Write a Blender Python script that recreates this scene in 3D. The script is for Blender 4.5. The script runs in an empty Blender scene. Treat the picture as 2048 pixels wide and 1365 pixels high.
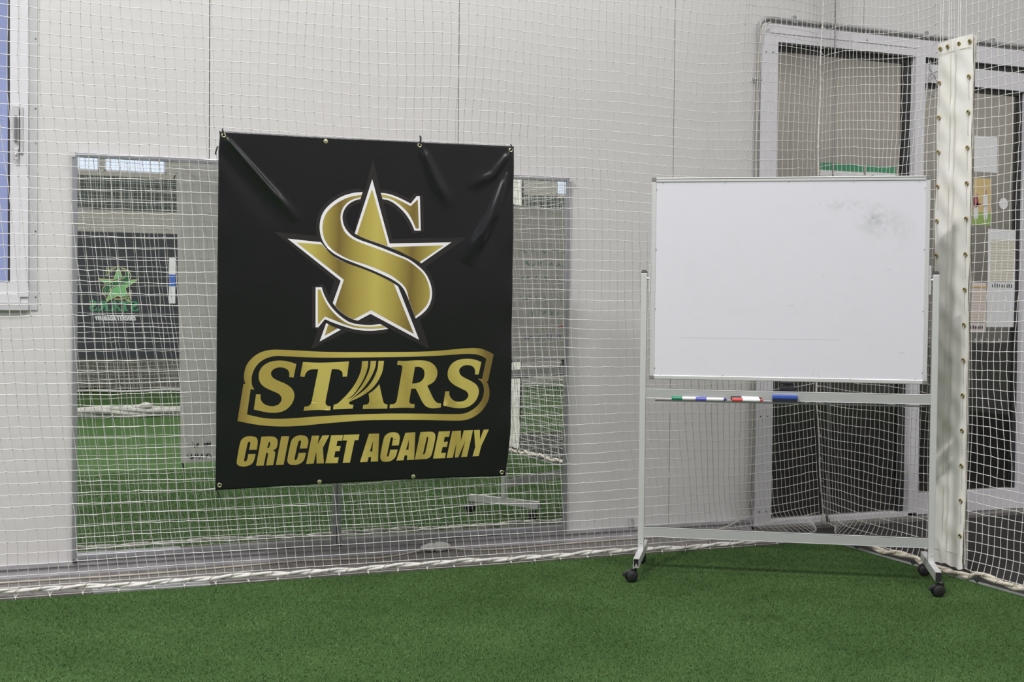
import bpy, bmesh, math, random
import numpy as np
from mathutils import Vector, Matrix
from mathutils.geometry import tessellate_polygon

ART = {'S_white':[[[(6114,2219),(6016,2229),(5918,2238),(5820,2249),(5724,2267),(5599,2299),(5474,2336),(5353,2378),(5235,2428),(5129,2482),(5026,2544),(4927,2611),(4832,2682),(4747,2752),(4664,2825),(4586,2903),(4514,2985),(4463,3054),(4418,3127),(4378,3203),(4345,3282),(4318,3365),(4297,3452),(4283,3540),(4273,3627),(4268,3706),(4269,3786),(4275,3865),(4285,3944),(4299,4024),(4317,4104),(4339,4183),(4369,4259),(4412,4348),(4462,4435),(4518,4519),(4580,4597),(4649,4669),(4724,4735),(4804,4797),(4886,4855),(4972,4909),(5062,4957),(5154,5002),(5247,5047),(5301,5071),(5356,5093),(5412,5114),(5469,5135),(5635,5196),(5803,5255),(5970,5315),(6139,5375),(6279,5425),(6421,5475),(6562,5526),(6702,5579),(6845,5635),(6987,5693),(7130,5752),(7271,5812),(7337,5841),(7402,5871),(7466,5902),(7530,5936),(7619,5984),(7708,6033),(7794,6085),(7877,6142),(7934,6190),(7987,6243),(8037,6299),(8083,6358),(8122,6416),(8156,6477),(8188,6540),(8219,6602),(8249,6663),(8277,6725),(8305,6786),(8333,6848),(8668,7643),(8747,7588),(8827,7535),(8905,7480),(8979,7420),(9049,7356),(9116,7289),(9177,7217),(9231,7142),(9275,7064),(9312,6981),(9342,6895),(9366,6809),(9381,6728),(9390,6644),(9393,6561),(9390,6477),(9380,6387),(9364,6297),(9342,6207),(9314,6120),(9276,6021),(9233,5923),(9183,5828),(9128,5738),(9069,5657),(9004,5580),(8933,5508),(8858,5441),(8726,5336),(8588,5236),(8446,5142),(8300,5057),(8175,4996),(8045,4945),(7913,4899),(7781,4851),(7603,4784),(7424,4718),(7246,4654),(7067,4590),(6926,4542),(6785,4495),(6643,4449),(6502,4404),(6396,4372),(6290,4342),(6185,4311),(6081,4276),(5995,4243),(5909,4208),(5825,4169),(5745,4125),(5684,4083),(5626,4036),(5571,3985),(5520,3932),(5472,3877),(5426,3820),(5385,3760),(5349,3698),(5321,3635),(5299,3569),(5282,3502),(5269,3434),(5261,3375),(5258,3315),(5260,3254),(5268,3195),(5282,3133),(5302,3071),(5327,3010),(5358,2953),(5397,2894),(5442,2836),(5491,2783),(5544,2734),(5600,2692),(5660,2655),(5723,2621),(5788,2591),(5847,2568),(5909,2549),(5972,2533),(6034,2515)]],[[(6929,2219),(7017,2225),(7105,2230),(7193,2237),(7280,2249),(7367,2267),(7452,2290),(7537,2315),(7621,2343),(7715,2376),(7809,2412),(7901,2450),(7993,2489),(8068,2522),(8141,2556),(8214,2591),(8288,2626),(8551,2291),(8694,2285),(8785,3784),(8499,3793),(8459,3710),(8421,3627),(8381,3544),(8337,3464),(8282,3375),(8224,3288),(8163,3202),(8098,3120),(8037,3051),(7972,2984),(7905,2921),(7835,2860),(7759,2798),(7680,2738),(7600,2682),(7517,2629),(7456,2596),(7392,2566),(7327,2540),(7260,2519),(7200,2505),(7139,2496),(7077,2488),(7015,2480)]],[[(4160,6334),(4426,6330),(4448,6397),(4470,6464),(4493,6530),(4519,6595),(4564,6691),(4612,6785),(4663,6878),(4719,6967),(4784,7058),(4852,7146),(4925,7231),(5002,7313),(5081,7392),(5164,7467),(5250,7539),(5339,7607),(5425,7668),(5515,7726),(5608,7778),(5704,7821),(5812,7855),(5924,7880),(6037,7899),(6151,7914),(6270,7927),(6389,7936),(6509,7940),(6628,7940),(6733,7932),(6838,7919),(6943,7903),(7049,7889),(7417,8095),(7327,8112),(7237,8129),(7147,8145),(7056,8156),(6916,8169),(6775,8179),(6635,8185),(6494,8185),(6354,8179),(6213,8169),(6073,8153),(5934,8132),(5807,8105),(5681,8072),(5556,8035),(5432,7998),(5320,7964),(5208,7928),(5097,7890),(4987,7851),(4888,7813),(4790,7773),(4693,7732),(4595,7692),(4314,8042),(4195,8042)]]],
'S_gold':[[[(6084,2334),(5974,2355),(5863,2375),(5753,2397),(5646,2424),(5541,2458),(5438,2496),(5337,2539),(5239,2587),(5147,2637),(5058,2691),(4972,2750),(4890,2812),(4811,2878),(4734,2948),(4663,3022),(4598,3101),(4550,3173),(4508,3249),(4472,3329),(4443,3410),(4421,3494),(4406,3581),(4397,3668),(4392,3755),(4392,3821),(4396,3888),(4405,3954),(4417,4019),(4434,4093),(4455,4167),(4481,4239),(4513,4307),(4562,4390),(4618,4471),(4678,4548),(4744,4620),(4807,4677),(4876,4730),(4948,4779),(5022,4825),(5103,4874),(5186,4919),(5270,4962),(5355,5004),(5430,5039),(5506,5072),(5583,5103),(5661,5131),(5848,5186),(6038,5236),(6227,5287),(6416,5342),(6559,5389),(6700,5439),(6841,5492),(6982,5547),(7112,5598),(7243,5650),(7371,5706),(7496,5768),(7587,5821),(7674,5881),(7759,5944),(7844,6007),(7898,6044),(7951,6083),(8002,6123),(8049,6167),(8096,6220),(8141,6276),(8181,6335),(8213,6397),(8250,6500),(8279,6606),(8305,6713),(8332,6820),(8637,7555),(8704,7498),(8772,7441),(8839,7384),(8904,7324),(8968,7261),(9030,7197),(9089,7130),(9142,7060),(9181,6995),(9214,6926),(9242,6855),(9263,6783),(9278,6708),(9287,6632),(9290,6555),(9288,6479),(9281,6402),(9269,6326),(9251,6250),(9229,6176),(9194,6078),(9155,5980),(9109,5885),(9057,5794),(9003,5717),(8942,5643),(8874,5574),(8803,5511),(8663,5400),(8518,5294),(8369,5195),(8216,5105),(8099,5051),(7976,5006),(7851,4967),(7727,4926),(7548,4863),(7370,4801),(7192,4741),(7014,4681),(6872,4635),(6731,4591),(6590,4547),(6449,4502),(6343,4469),(6237,4436),(6132,4401),(6028,4363),(5935,4326),(5842,4286),(5751,4243),(5665,4194),(5596,4149),(5530,4100),(5468,4046),(5412,3988),(5369,3935),(5331,3877),(5298,3815),(5268,3753),(5242,3690),(5219,3624),(5200,3558),(5185,3490),(5175,3425),(5169,3358),(5168,3291),(5173,3225),(5186,3150),(5204,3074),(5229,3000),(5261,2930),(5301,2863),(5349,2799),(5403,2738),(5460,2684),(5522,2637),(5589,2596),(5659,2559),(5731,2527),(5811,2499),(5893,2476),(5976,2455),(6059,2434)]],[[(6953,2282),(7036,2292),(7119,2302),(7201,2314),(7283,2330),(7376,2355),(7469,2384),(7561,2416),(7652,2449),(7739,2483),(7826,2520),(7911,2559),(7997,2597),(8071,2631),(8144,2665),(8218,2700),(8291,2734),(8604,2429),(8696,3692),(8558,3696),(8525,3623),(8492,3550),(8458,3478),(8421,3407),(8366,3311),(8308,3216),(8247,3124),(8181,3036),(8114,2962),(8042,2893),(7966,2827),(7888,2763),(7813,2704),(7734,2648),(7654,2595),(7571,2547),(7503,2513),(7432,2483),(7359,2457),(7286,2437),(7215,2425),(7142,2418),(7069,2414),(6996,2409)]],[[(4257,6425),(4366,6424),(4390,6487),(4414,6551),(4439,6614),(4467,6676),(4513,6771),(4560,6866),(4611,6959),(4667,7048),(4731,7139),(4800,7227),(4873,7312),(4949,7394),(5028,7473),(5110,7549),(5196,7621),(5286,7688),(5372,7747),(5462,7801),(5554,7849),(5650,7889),(5772,7927),(5898,7956),(6026,7978),(6154,7996),(6272,8006),(6391,8010),(6510,8010),(6630,8008),(6763,8001),(6897,7990),(7030,7977),(7164,7965),(7294,8047),(7206,8057),(7118,8067),(7030,8076),(6941,8083),(6829,8088),(6716,8092),(6604,8092),(6492,8090),(6351,8083),(6210,8075),(6070,8062),(5932,8042),(5818,8018),(5706,7988),(5595,7953),(5485,7917),(5372,7876),(5261,7832),(5150,7787),(5040,7743),(4928,7700),(4816,7657),(4704,7614),(4592,7571),(4292,7921)]]],
'star_white':[[[(6528,1649),(7385,4382),(10223,4254),(8857,5211),(8782,5168),(8708,5125),(8633,5083),(8558,5043),(8457,4994),(8355,4947),(8253,4902),(8151,4856),(8058,4813),(7965,4770),(7871,4728),(7776,4689),(7670,4648),(7563,4610),(7455,4573),(7347,4537),(7248,4505),(7149,4474),(7049,4443),(6950,4413),(6837,4379),(6723,4346),(6611,4312),(6498,4277),(6406,4248),(6314,4219),(6223,4188),(6133,4154),(6054,4119),(5975,4081),(5897,4041),(5819,4003)]],[[(2904,4301),(4345,4413),(4390,4466),(4435,4519),(4481,4573),(4527,4625),(4581,4689),(4635,4752),(4690,4814),(4750,4872),(4815,4926),(4883,4976),(4954,5023),(5028,5065),(5163,5132),(5301,5194),(5441,5252),(5583,5306),(5721,5354),(5861,5397),(6002,5438),(6142,5483),(6283,5531),(6424,5581),(6565,5633),(6705,5687),(6849,5746),(6991,5807),(7133,5870),(7275,5935),(7359,5975),(7441,6018),(7523,6062),(7606,6106),(7823,6239),(8857,8582),(6609,7450),(6049,7746),(5867,7707),(5797,7676),(5725,7645),(5655,7614),(5587,7579),(5514,7536),(5443,7490),(5374,7442),(5306,7392),(5247,7345),(5189,7296),(5134,7245),(5081,7192),(5039,7144),(5001,7094),(4963,7043),(4925,6992),(5250,6036)]],[[(4654,7861),(4738,7903),(4821,7946),(4906,7987),(4992,8026),(5070,8057),(5150,8085),(5231,8111),(5311,8139),(4383,8653)]]],
'star_gold':[[[(6534,2067),(7312,4503),(7221,4477),(7130,4451),(7040,4426),(6949,4399),(6836,4366),(6723,4332),(6610,4298),(6498,4264),(6413,4239),(6328,4215),(6244,4190),(6161,4161),(6099,4135),(6038,4106),(5978,4075),(5917,4045)]],[[(7418,4535),(9868,4396),(8769,5161),(8687,5117),(8605,5072),(8524,5028),(8441,4985),(8369,4950),(8297,4916),(8224,4883),(8151,4850),(8057,4808),(7964,4766),(7870,4724),(7776,4683),(7687,4645),(7597,4608),(7507,4572)]],[[(3285,4448),(4394,4510),(4434,4552),(4473,4594),(4514,4636),(4555,4678),(4623,4744),(4691,4810),(4761,4875),(4833,4936),(4893,4983),(4954,5027),(5017,5068),(5084,5104),(5205,5160),(5330,5212),(5456,5260),(5583,5306),(5721,5353),(5861,5396),(6002,5438),(6142,5483),(6283,5531),(6424,5581),(6565,5633),(6705,5687),(6849,5746),(6992,5807),(7134,5869),(7275,5935),(7361,5977),(7446,6022),(7530,6068),(7614,6114),(8603,8319),(6624,7287),(5867,7691),(5796,7660),(5725,7631),(5655,7600),(5587,7565),(5514,7522),(5443,7477),(5373,7429),(5306,7378),(5247,7331),(5191,7281),(5136,7230),(5081,7179),(5066,7164),(5052,7150),(5038,7135),(5024,7120),(5386,5988)]],[[(4742,7906),(4797,7933),(4852,7961),(4908,7988),(4964,8013),(5013,8031),(5063,8048),(5113,8063),(5164,8080),(4603,8390)]]],
'star_halo':[[[(6535,787),(7506,4178),(10948,4012),(8242,5945),(9356,9004),(6683,7708),(4021,8985),(4976,6043),(2333,4036),(5721,4251)]]],
'stars':[[[(3397,9609),(3289,10192),(3100,10168),(3101,10120),(3104,10073),(3104,10025),(3096,9981),(3080,9939),(3059,9898),(3031,9861),(2999,9833),(2944,9802),(2883,9778),(2820,9760),(2757,9750),(2696,9748),(2635,9754),(2575,9765),(2517,9783),(2473,9802),(2431,9828),(2392,9859),(2360,9893),(2342,9922),(2330,9956),(2323,9991),(2323,10026),(2331,10065),(2346,10104),(2367,10141),(2392,10173),(2440,10213),(2493,10248),(2551,10279),(2608,10309),(2688,10345),(2770,10376),(2852,10409),(2932,10447),(3004,10488),(3076,10533),(3144,10583),(3204,10638),(3246,10689),(3281,10746),(3310,10807),(3330,10868),(3340,10928),(3341,10989),(3334,11051),(3322,11110),(3299,11181),(3270,11250),(3234,11316),(3193,11377),(3142,11437),(3084,11494),(3022,11544),(2955,11587),(2881,11621),(2801,11648),(2718,11667),(2636,11681),(2557,11689),(2477,11690),(2396,11686),(2316,11680),(2229,11669),(2142,11654),(2056,11637),(1970,11618),(1883,11598),(1797,11576),(1711,11553),(1625,11531),(1705,10889),(1897,10892),(1896,10941),(1893,10990),(1893,11038),(1901,11084),(1921,11135),(1947,11185),(1979,11232),(2016,11273),(2057,11304),(2103,11331),(2153,11352),(2203,11370),(2256,11386),(2309,11398),(2364,11406),(2417,11406),(2479,11400),(2542,11387),(2602,11367),(2656,11339),(2699,11302),(2737,11257),(2768,11206),(2791,11154),(2797,11119),(2794,11080),(2784,11041),(2769,11006),(2746,10968),(2716,10931),(2683,10898),(2646,10870),(2576,10831),(2501,10797),(2425,10765),(2350,10732),(2275,10697),(2199,10662),(2125,10625),(2055,10581),(2001,10538),(1950,10489),(1905,10435),(1867,10379),(1841,10326),(1823,10270),(1811,10211),(1804,10153),(1802,10092),(1806,10031),(1816,9971),(1831,9914),(1854,9857),(1884,9801),(1919,9749),(1959,9703),(2017,9653),(2082,9607),(2150,9567),(2220,9533),(2290,9508),(2362,9490),(2437,9478),(2511,9469),(2597,9463),(2684,9462),(2771,9464),(2858,9471),(2932,9481),(3006,9496),(3080,9513),(3153,9532),(3215,9549),(3276,9569),(3336,9589)]],[[(3678,9525),(3824,9535),(3970,9546),(4116,9556),(4263,9562),(4433,9564),(4604,9562),(4776,9559),(4947,9553),(5135,9545),(5323,9535),(5512,9524),(5701,9513),(5626,10171),(5432,10182),(5428,10129),(5426,10076),(5420,10025),(5405,9978),(5384,9948),(5355,9922),(5321,9899),(5286,9881),(5247,9867),(5205,9858),(5162,9852),(5120,9847),(5076,9844),(5033,9843),(4989,9843),(4946,9843),(4704,11217),(4703,11248),(4701,11280),(4701,11311),(4707,11339),(4721,11366),(4739,11391),(4762,11414),(4787,11430),(4822,11443),(4860,11450),(4900,11455),(4939,11461),(4921,11635),(4775,11625),(4629,11615),(4483,11607),(4338,11603),(4191,11606),(4045,11613),(3898,11623),(3753,11631),(3781,11448),(3821,11446),(3862,11444),(3901,11441),(3938,11432),(3969,11419),(3998,11400),(4024,11378),(4045,11353),(4063,11320),(4075,11283),(4085,11244),(4097,11205),(4351,9845),(4290,9843),(4228,9841),(4167,9840),(4106,9843),(4057,9850),(4007,9860),(3960,9875),(3917,9895),(3885,9918),(3857,9948),(3833,9981),(3811,10015),(3793,10053),(3780,10093),(3768,10135),(3755,10176),(3571,10141)]],[[(6277,9511),(6273,9595),(6271,9679),(6267,9762),(6256,9845),(6236,9933),(6211,10020),(6181,10105),(6147,10189),(6104,10285),(6057,10380),(6006,10472),(5951,10561),(5885,10658),(5815,10751),(5742,10843),(5666,10931),(5598,11005),(5527,11076),(5454,11145),(5380,11214),(5346,11247),(5312,11281),(5276,11312),(5237,11338),(5197,11357),(5153,11372),(5108,11384),(5064,11398),(5040,11598),(5919,11583),(5944,11416),(5898,11409),(5852,11404),(5807,11396),(5766,11383),(5752,11373),(5741,11357),(5735,11339),(5735,11325),(5750,11305),(5772,11287),(5798,11269),(5822,11251),(5946,11198),(6072,11146),(6197,11091),(6318,11029),(6425,10967),(6530,10899),(6631,10825),(6726,10746),(6806,10668),(6882,10584),(6951,10495),(7014,10402),(7074,10300),(7127,10193),(7174,10082),(7211,9970),(7236,9857),(7252,9740),(7263,9623),(7276,9506),(7019,9504),(7013,9592),(7010,9680),(7003,9767),(6987,9851),(6952,9971),(6910,10089),(6860,10203),(6803,10313),(6735,10420),(6658,10523),(6575,10621),(6487,10714),(6392,10798),(6290,10877),(6186,10951),(6081,11025),(5992,11087),(5902,11148),(5812,11207),(5722,11267),(5812,11193),(5902,11119),(5992,11044),(6079,10967),(6169,10886),(6259,10803),(6345,10717),(6425,10626),(6504,10524),(6578,10418),(6646,10308),(6710,10196),(6760,10099),(6804,9999),(6844,9896),(6878,9793),(6894,9722),(6903,9650),(6909,9577),(6917,9504),(6661,9502),(6656,9589),(6652,9677),(6645,9763),(6629,9848),(6599,9951),(6563,10053),(6520,10153),(6474,10251),(6417,10362),(6355,10471),(6290,10578),(6219,10681),(6148,10779),(6072,10876),(5991,10967),(5905,11051),(5846,11093),(5780,11127),(5711,11158),(5644,11190),(5718,11136),(5793,11083),(5866,11027),(5932,10965),(6010,10871),(6083,10772),(6151,10669),(6216,10565),(6271,10475),(6322,10383),(6370,10289),(6413,10192),(6452,10094),(6485,9994),(6514,9892),(6539,9790),(6549,9719),(6554,9646),(6557,9574),(6560,9501)]],[[(7090,10531),(7136,10711),(7181,10891),(7228,11071),(7278,11250),(7289,11287),(7302,11324),(7319,11358),(7342,11385),(7374,11405),(7413,11418),(7454,11429),(7494,11441),(7481,11616),(6363,11609),(6388,11430),(6442,11424),(6499,11421),(6551,11413),(6595,11394),(6621,11365),(6640,11326),(6651,11282),(6656,11238),(6653,11167),(6641,11094),(6626,11020),(6612,10947),(6679,10903),(6747,10860),(6813,10815),(6875,10766),(6932,10711),(6985,10652),(7037,10591)]],[[(7901,9507),(7990,9510),(8080,9514),(8170,9517),(8260,9517),(8368,9514),(8476,9508),(8584,9502),(8692,9498),(8779,9496),(8866,9495),(8953,9495),(9040,9501),(9122,9508),(9205,9518),(9286,9534),(9363,9559),(9436,9593),(9508,9636),(9574,9686),(9632,9742),(9675,9798),(9711,9861),(9739,9928),(9758,9995),(9765,10057),(9763,10122),(9753,10186),(9737,10246),(9712,10307),(9681,10366),(9642,10421),(9597,10469),(9533,10517),(9460,10557),(9384,10594),(9310,10633),(9379,10767),(9448,10902),(9518,11036),(9591,11169),(9618,11214),(9647,11258),(9679,11301),(9714,11340),(9741,11364),(9770,11387),(9802,11406),(9835,11421),(9871,11431),(9910,11436),(9950,11439),(9989,11444),(9983,11627),(9918,11633),(9854,11640),(9789,11646),(9724,11649),(9665,11651),(9606,11651),(9547,11647),(9489,11639),(9435,11625),(9380,11607),(9328,11584),(9281,11556),(9230,11513),(9183,11463),(9140,11410),(9100,11356),(9065,11302),(9034,11245),(9005,11187),(8976,11130),(8926,11037),(8875,10944),(8825,10851),(8775,10759),(8564,10755),(8493,11289),(8497,11314),(8499,11341),(8503,11366),(8514,11387),(8532,11404),(8555,11417),(8582,11428),(8608,11436),(8642,11442),(8677,11444),(8712,11445),(8747,11447),(8735,11620),(8603,11613),(8471,11605),(8340,11599),(8208,11595),(8053,11595),(7899,11597),(7745,11601),(7591,11604),(7600,11432),(7651,11430),(7704,11430),(7754,11426),(7800,11414),(7828,11398),(7851,11375),(7872,11347),(7889,11319),(7901,11290),(7909,11259),(7916,11226),(7923,11195),(8125,9812),(8122,9794),(8120,9776),(8116,9758),(8109,9743),(8094,9728),(8076,9714),(8056,9703),(8035,9695),(7997,9689),(7958,9687),(7917,9687),(7878,9686)],[(8707,9776),(8764,9778),(8822,9778),(8879,9781),(8933,9792),(8978,9808),(9023,9831),(9064,9858),(9096,9891),(9122,9931),(9141,9976),(9154,10025),(9160,10072),(9161,10129),(9156,10187),(9143,10243),(9124,10295),(9098,10339),(9064,10379),(9025,10416),(8983,10447),(8937,10470),(8887,10488),(8835,10502),(8782,10513),(8736,10520),(8689,10522),(8641,10523),(8594,10525)]],[[(11842,9591),(11727,10157),(11552,10149),(11553,10100),(11555,10051),(11554,10003),(11545,9956),(11529,9913),(11506,9870),(11477,9831),(11443,9800),(11396,9772),(11343,9751),(11287,9736),(11231,9727),(11171,9724),(11109,9728),(11049,9737),(10993,9754),(10943,9776),(10894,9805),(10852,9840),(10818,9879),(10802,9913),(10795,9953),(10794,9994),(10800,10034),(10813,10075),(10833,10117),(10859,10156),(10889,10190),(10936,10227),(10990,10260),(11046,10290),(11102,10319),(11178,10356),(11256,10390),(11333,10425),(11407,10464),(11474,10503),(11539,10543),(11601,10588),(11654,10638),(11694,10689),(11728,10746),(11753,10807),(11768,10867),(11773,10938),(11768,11010),(11754,11082),(11734,11151),(11702,11226),(11663,11300),(11616,11370),(11563,11432),(11499,11491),(11427,11544),(11350,11589),(11269,11625),(11184,11650),(11095,11664),(11003,11671),(10911,11674),(10814,11673),(10717,11665),(10619,11653),(10523,11638),(10414,11617),(10305,11592),(10197,11565),(10089,11539),(10165,10898),(10358,10901),(10359,10944),(10358,10987),(10360,11030),(10369,11070),(10389,11116),(10415,11161),(10445,11204),(10479,11242),(10519,11277),(10564,11309),(10612,11337),(10662,11358),(10712,11372),(10765,11380),(10819,11384),(10871,11382),(10933,11375),(10994,11364),(11054,11347),(11108,11324),(11152,11297),(11192,11264),(11226,11225),(11253,11185),(11266,11152),(11272,11116),(11271,11078),(11263,11043),(11245,11004),(11219,10965),(11188,10929),(11153,10900),(11089,10862),(11020,10830),(10949,10800),(10879,10768),(10794,10727),(10709,10686),(10625,10643),(10546,10594),(10486,10550),(10428,10502),(10376,10450),(10331,10394),(10301,10342),(10276,10285),(10259,10227),(10250,10168),(10247,10098),(10252,10026),(10264,9955),(10284,9888),(10315,9819),(10354,9752),(10400,9691),(10453,9637),(10517,9588),(10589,9546),(10666,9511),(10745,9484),(10838,9463),(10934,9449),(11033,9442),(11131,9439),(11221,9440),(11312,9447),(11402,9459),(11492,9475),(11580,9498),(11667,9528),(11755,9560)]]],
'outline':[[[(1172,10430),(1258,10432),(1246,10406),(1234,10381),(1222,10356),(1211,10330),(1203,10304),(1197,10273),(1192,10241),(1189,10209),(1188,10177),(1187,10145),(1187,10103),(1188,10060),(1190,10018),(1195,9976),(1202,9934),(1216,9869),(1232,9804),(1250,9740),(1273,9677),(1301,9619),(1339,9556),(1381,9495),(1428,9436),(1478,9381),(1531,9330),(1588,9281),(1648,9235),(1710,9192),(1776,9154),(1843,9120),(1918,9090),(1995,9064),(2075,9042),(2156,9025),(2237,9011),(2315,9001),(2394,8996),(2474,8994),(2554,8995),(2634,8996),(2794,9001),(2955,9008),(3116,9016),(3277,9025),(3438,9034),(3654,9046),(3871,9058),(4088,9071),(4306,9083),(4525,9092),(4744,9100),(4963,9105),(5184,9110),(5405,9113),(5627,9116),(6032,9119),(6439,9120),(6849,9120),(7261,9120),(7675,9119),(7904,9119),(8133,9118),(8363,9117),(8593,9115),(8825,9111),(8999,9107),(9173,9102),(9348,9095),(9523,9088),(9698,9078),(9874,9066),(10050,9052),(10226,9036),(10402,9020),(10580,9006),(10728,8995),(10876,8983),(11024,8972),(11173,8963),(11323,8958),(11413,8957),(11504,8958),(11594,8962),(11685,8970),(11774,8982),(11836,8995),(11898,9013),(11959,9035),(12020,9058),(12080,9082),(12148,9111),(12216,9142),(12284,9175),(12351,9208),(12419,9240),(12193,10480),(12126,10474),(12148,10514),(12171,10553),(12194,10593),(12214,10633),(12231,10675),(12248,10731),(12263,10788),(12274,10845),(12283,10903),(12287,10961),(12288,11030),(12287,11099),(12281,11169),(12270,11237),(12254,11303),(12230,11374),(12200,11444),(12165,11513),(12127,11579),(12085,11642),(12040,11703),(11990,11763),(11938,11819),(11882,11873),(11823,11922),(11752,11973),(11677,12021),(11599,12066),(11520,12106),(11438,12141),(11364,12167),(11288,12189),(11209,12207),(11130,12220),(11051,12231),(10968,12238),(10885,12241),(10801,12240),(10716,12238),(10633,12235),(10347,12224),(10062,12211),(9778,12197),(9495,12183),(9213,12171),(8921,12161),(8630,12152),(8340,12143),(8052,12136),(7764,12130),(7484,12124),(7206,12119),(6928,12115),(6652,12113),(6377,12115),(6186,12120),(5995,12128),(5805,12138),(5616,12149),(5427,12160),(5261,12169),(5095,12177),(4929,12187),(4764,12197),(4599,12207),(4434,12219),(4271,12232),(4107,12245),(3944,12257),(3780,12267),(3618,12274),(3456,12280),(3293,12285),(3132,12287),(2970,12286),(2836,12283),(2701,12278),(2567,12271),(2434,12261),(2300,12250),(2167,12235),(2033,12219),(1900,12201),(1768,12180),(1636,12157),(1497,12130),(1359,12101),(1221,12069),(1083,12038),(946,12007)],[(1477,10657),(1635,10686),(1615,10653),(1594,10621),(1573,10588),(1554,10555),(1540,10520),(1529,10479),(1521,10437),(1516,10394),(1512,10351),(1510,10308),(1508,10265),(1507,10223),(1509,10180),(1512,10138),(1519,10096),(1533,10036),(1550,9977),(1569,9918),(1592,9861),(1619,9806),(1653,9749),(1691,9693),(1732,9640),(1777,9590),(1824,9543),(1876,9500),(1931,9459),(1989,9422),(2049,9388),(2111,9360),(2182,9333),(2255,9311),(2329,9293),(2405,9279),(2480,9269),(2565,9264),(2650,9265),(2735,9269),(2821,9275),(2907,9280),(3121,9289),(3337,9301),(3552,9312),(3769,9323),(3986,9331),(4203,9338),(4421,9343),(4640,9347),(4860,9350),(5080,9351),(5593,9352),(6109,9350),(6630,9347),(7154,9344),(7681,9340),(7910,9338),(8139,9336),(8369,9333),(8600,9329),(8831,9324),(9005,9320),(9180,9315),(9355,9310),(9530,9303),(9705,9296),(9881,9287),(10057,9276),(10234,9265),(10411,9254),(10588,9245),(10706,9238),(10825,9231),(10944,9225),(11063,9221),(11183,9219),(11267,9221),(11351,9224),(11436,9229),(11520,9238),(11603,9250),(11660,9261),(11715,9276),(11770,9294),(11825,9314),(11878,9336),(11918,9356),(11956,9378),(11994,9402),(12031,9427),(12069,9451),(11901,10372),(11689,10349),(11724,10372),(11761,10395),(11797,10417),(11830,10442),(11859,10470),(11892,10512),(11922,10556),(11949,10603),(11971,10651),(11989,10700),(12002,10750),(12011,10801),(12015,10853),(12016,10905),(12014,10956),(12008,11020),(12000,11084),(11987,11147),(11971,11209),(11950,11269),(11924,11323),(11892,11376),(11857,11427),(11818,11475),(11778,11522),(11730,11571),(11680,11619),(11627,11664),(11572,11706),(11514,11744),(11448,11784),(11378,11821),(11307,11855),(11234,11884),(11159,11907),(11079,11923),(10995,11933),(10911,11938),(10826,11940),(10742,11940),(10492,11936),(10242,11928),(9993,11917),(9745,11907),(9498,11897),(9146,11885),(8796,11873),(8447,11862),(8101,11851),(7756,11844),(7476,11840),(7198,11838),(6921,11838),(6644,11838),(6369,11840),(6178,11841),(5988,11843),(5798,11846),(5608,11849),(5419,11853),(5197,11859),(4976,11865),(4756,11871),(4536,11879),(4317,11887),(4099,11898),(3881,11910),(3664,11922),(3448,11934),(3232,11943),(3097,11947),(2963,11950),(2829,11952),(2695,11951),(2561,11948),(2454,11943),(2347,11937),(2240,11928),(2134,11916),(2028,11900),(1889,11873),(1751,11841),(1613,11806),(1476,11771),(1339,11737)]]],
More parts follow.
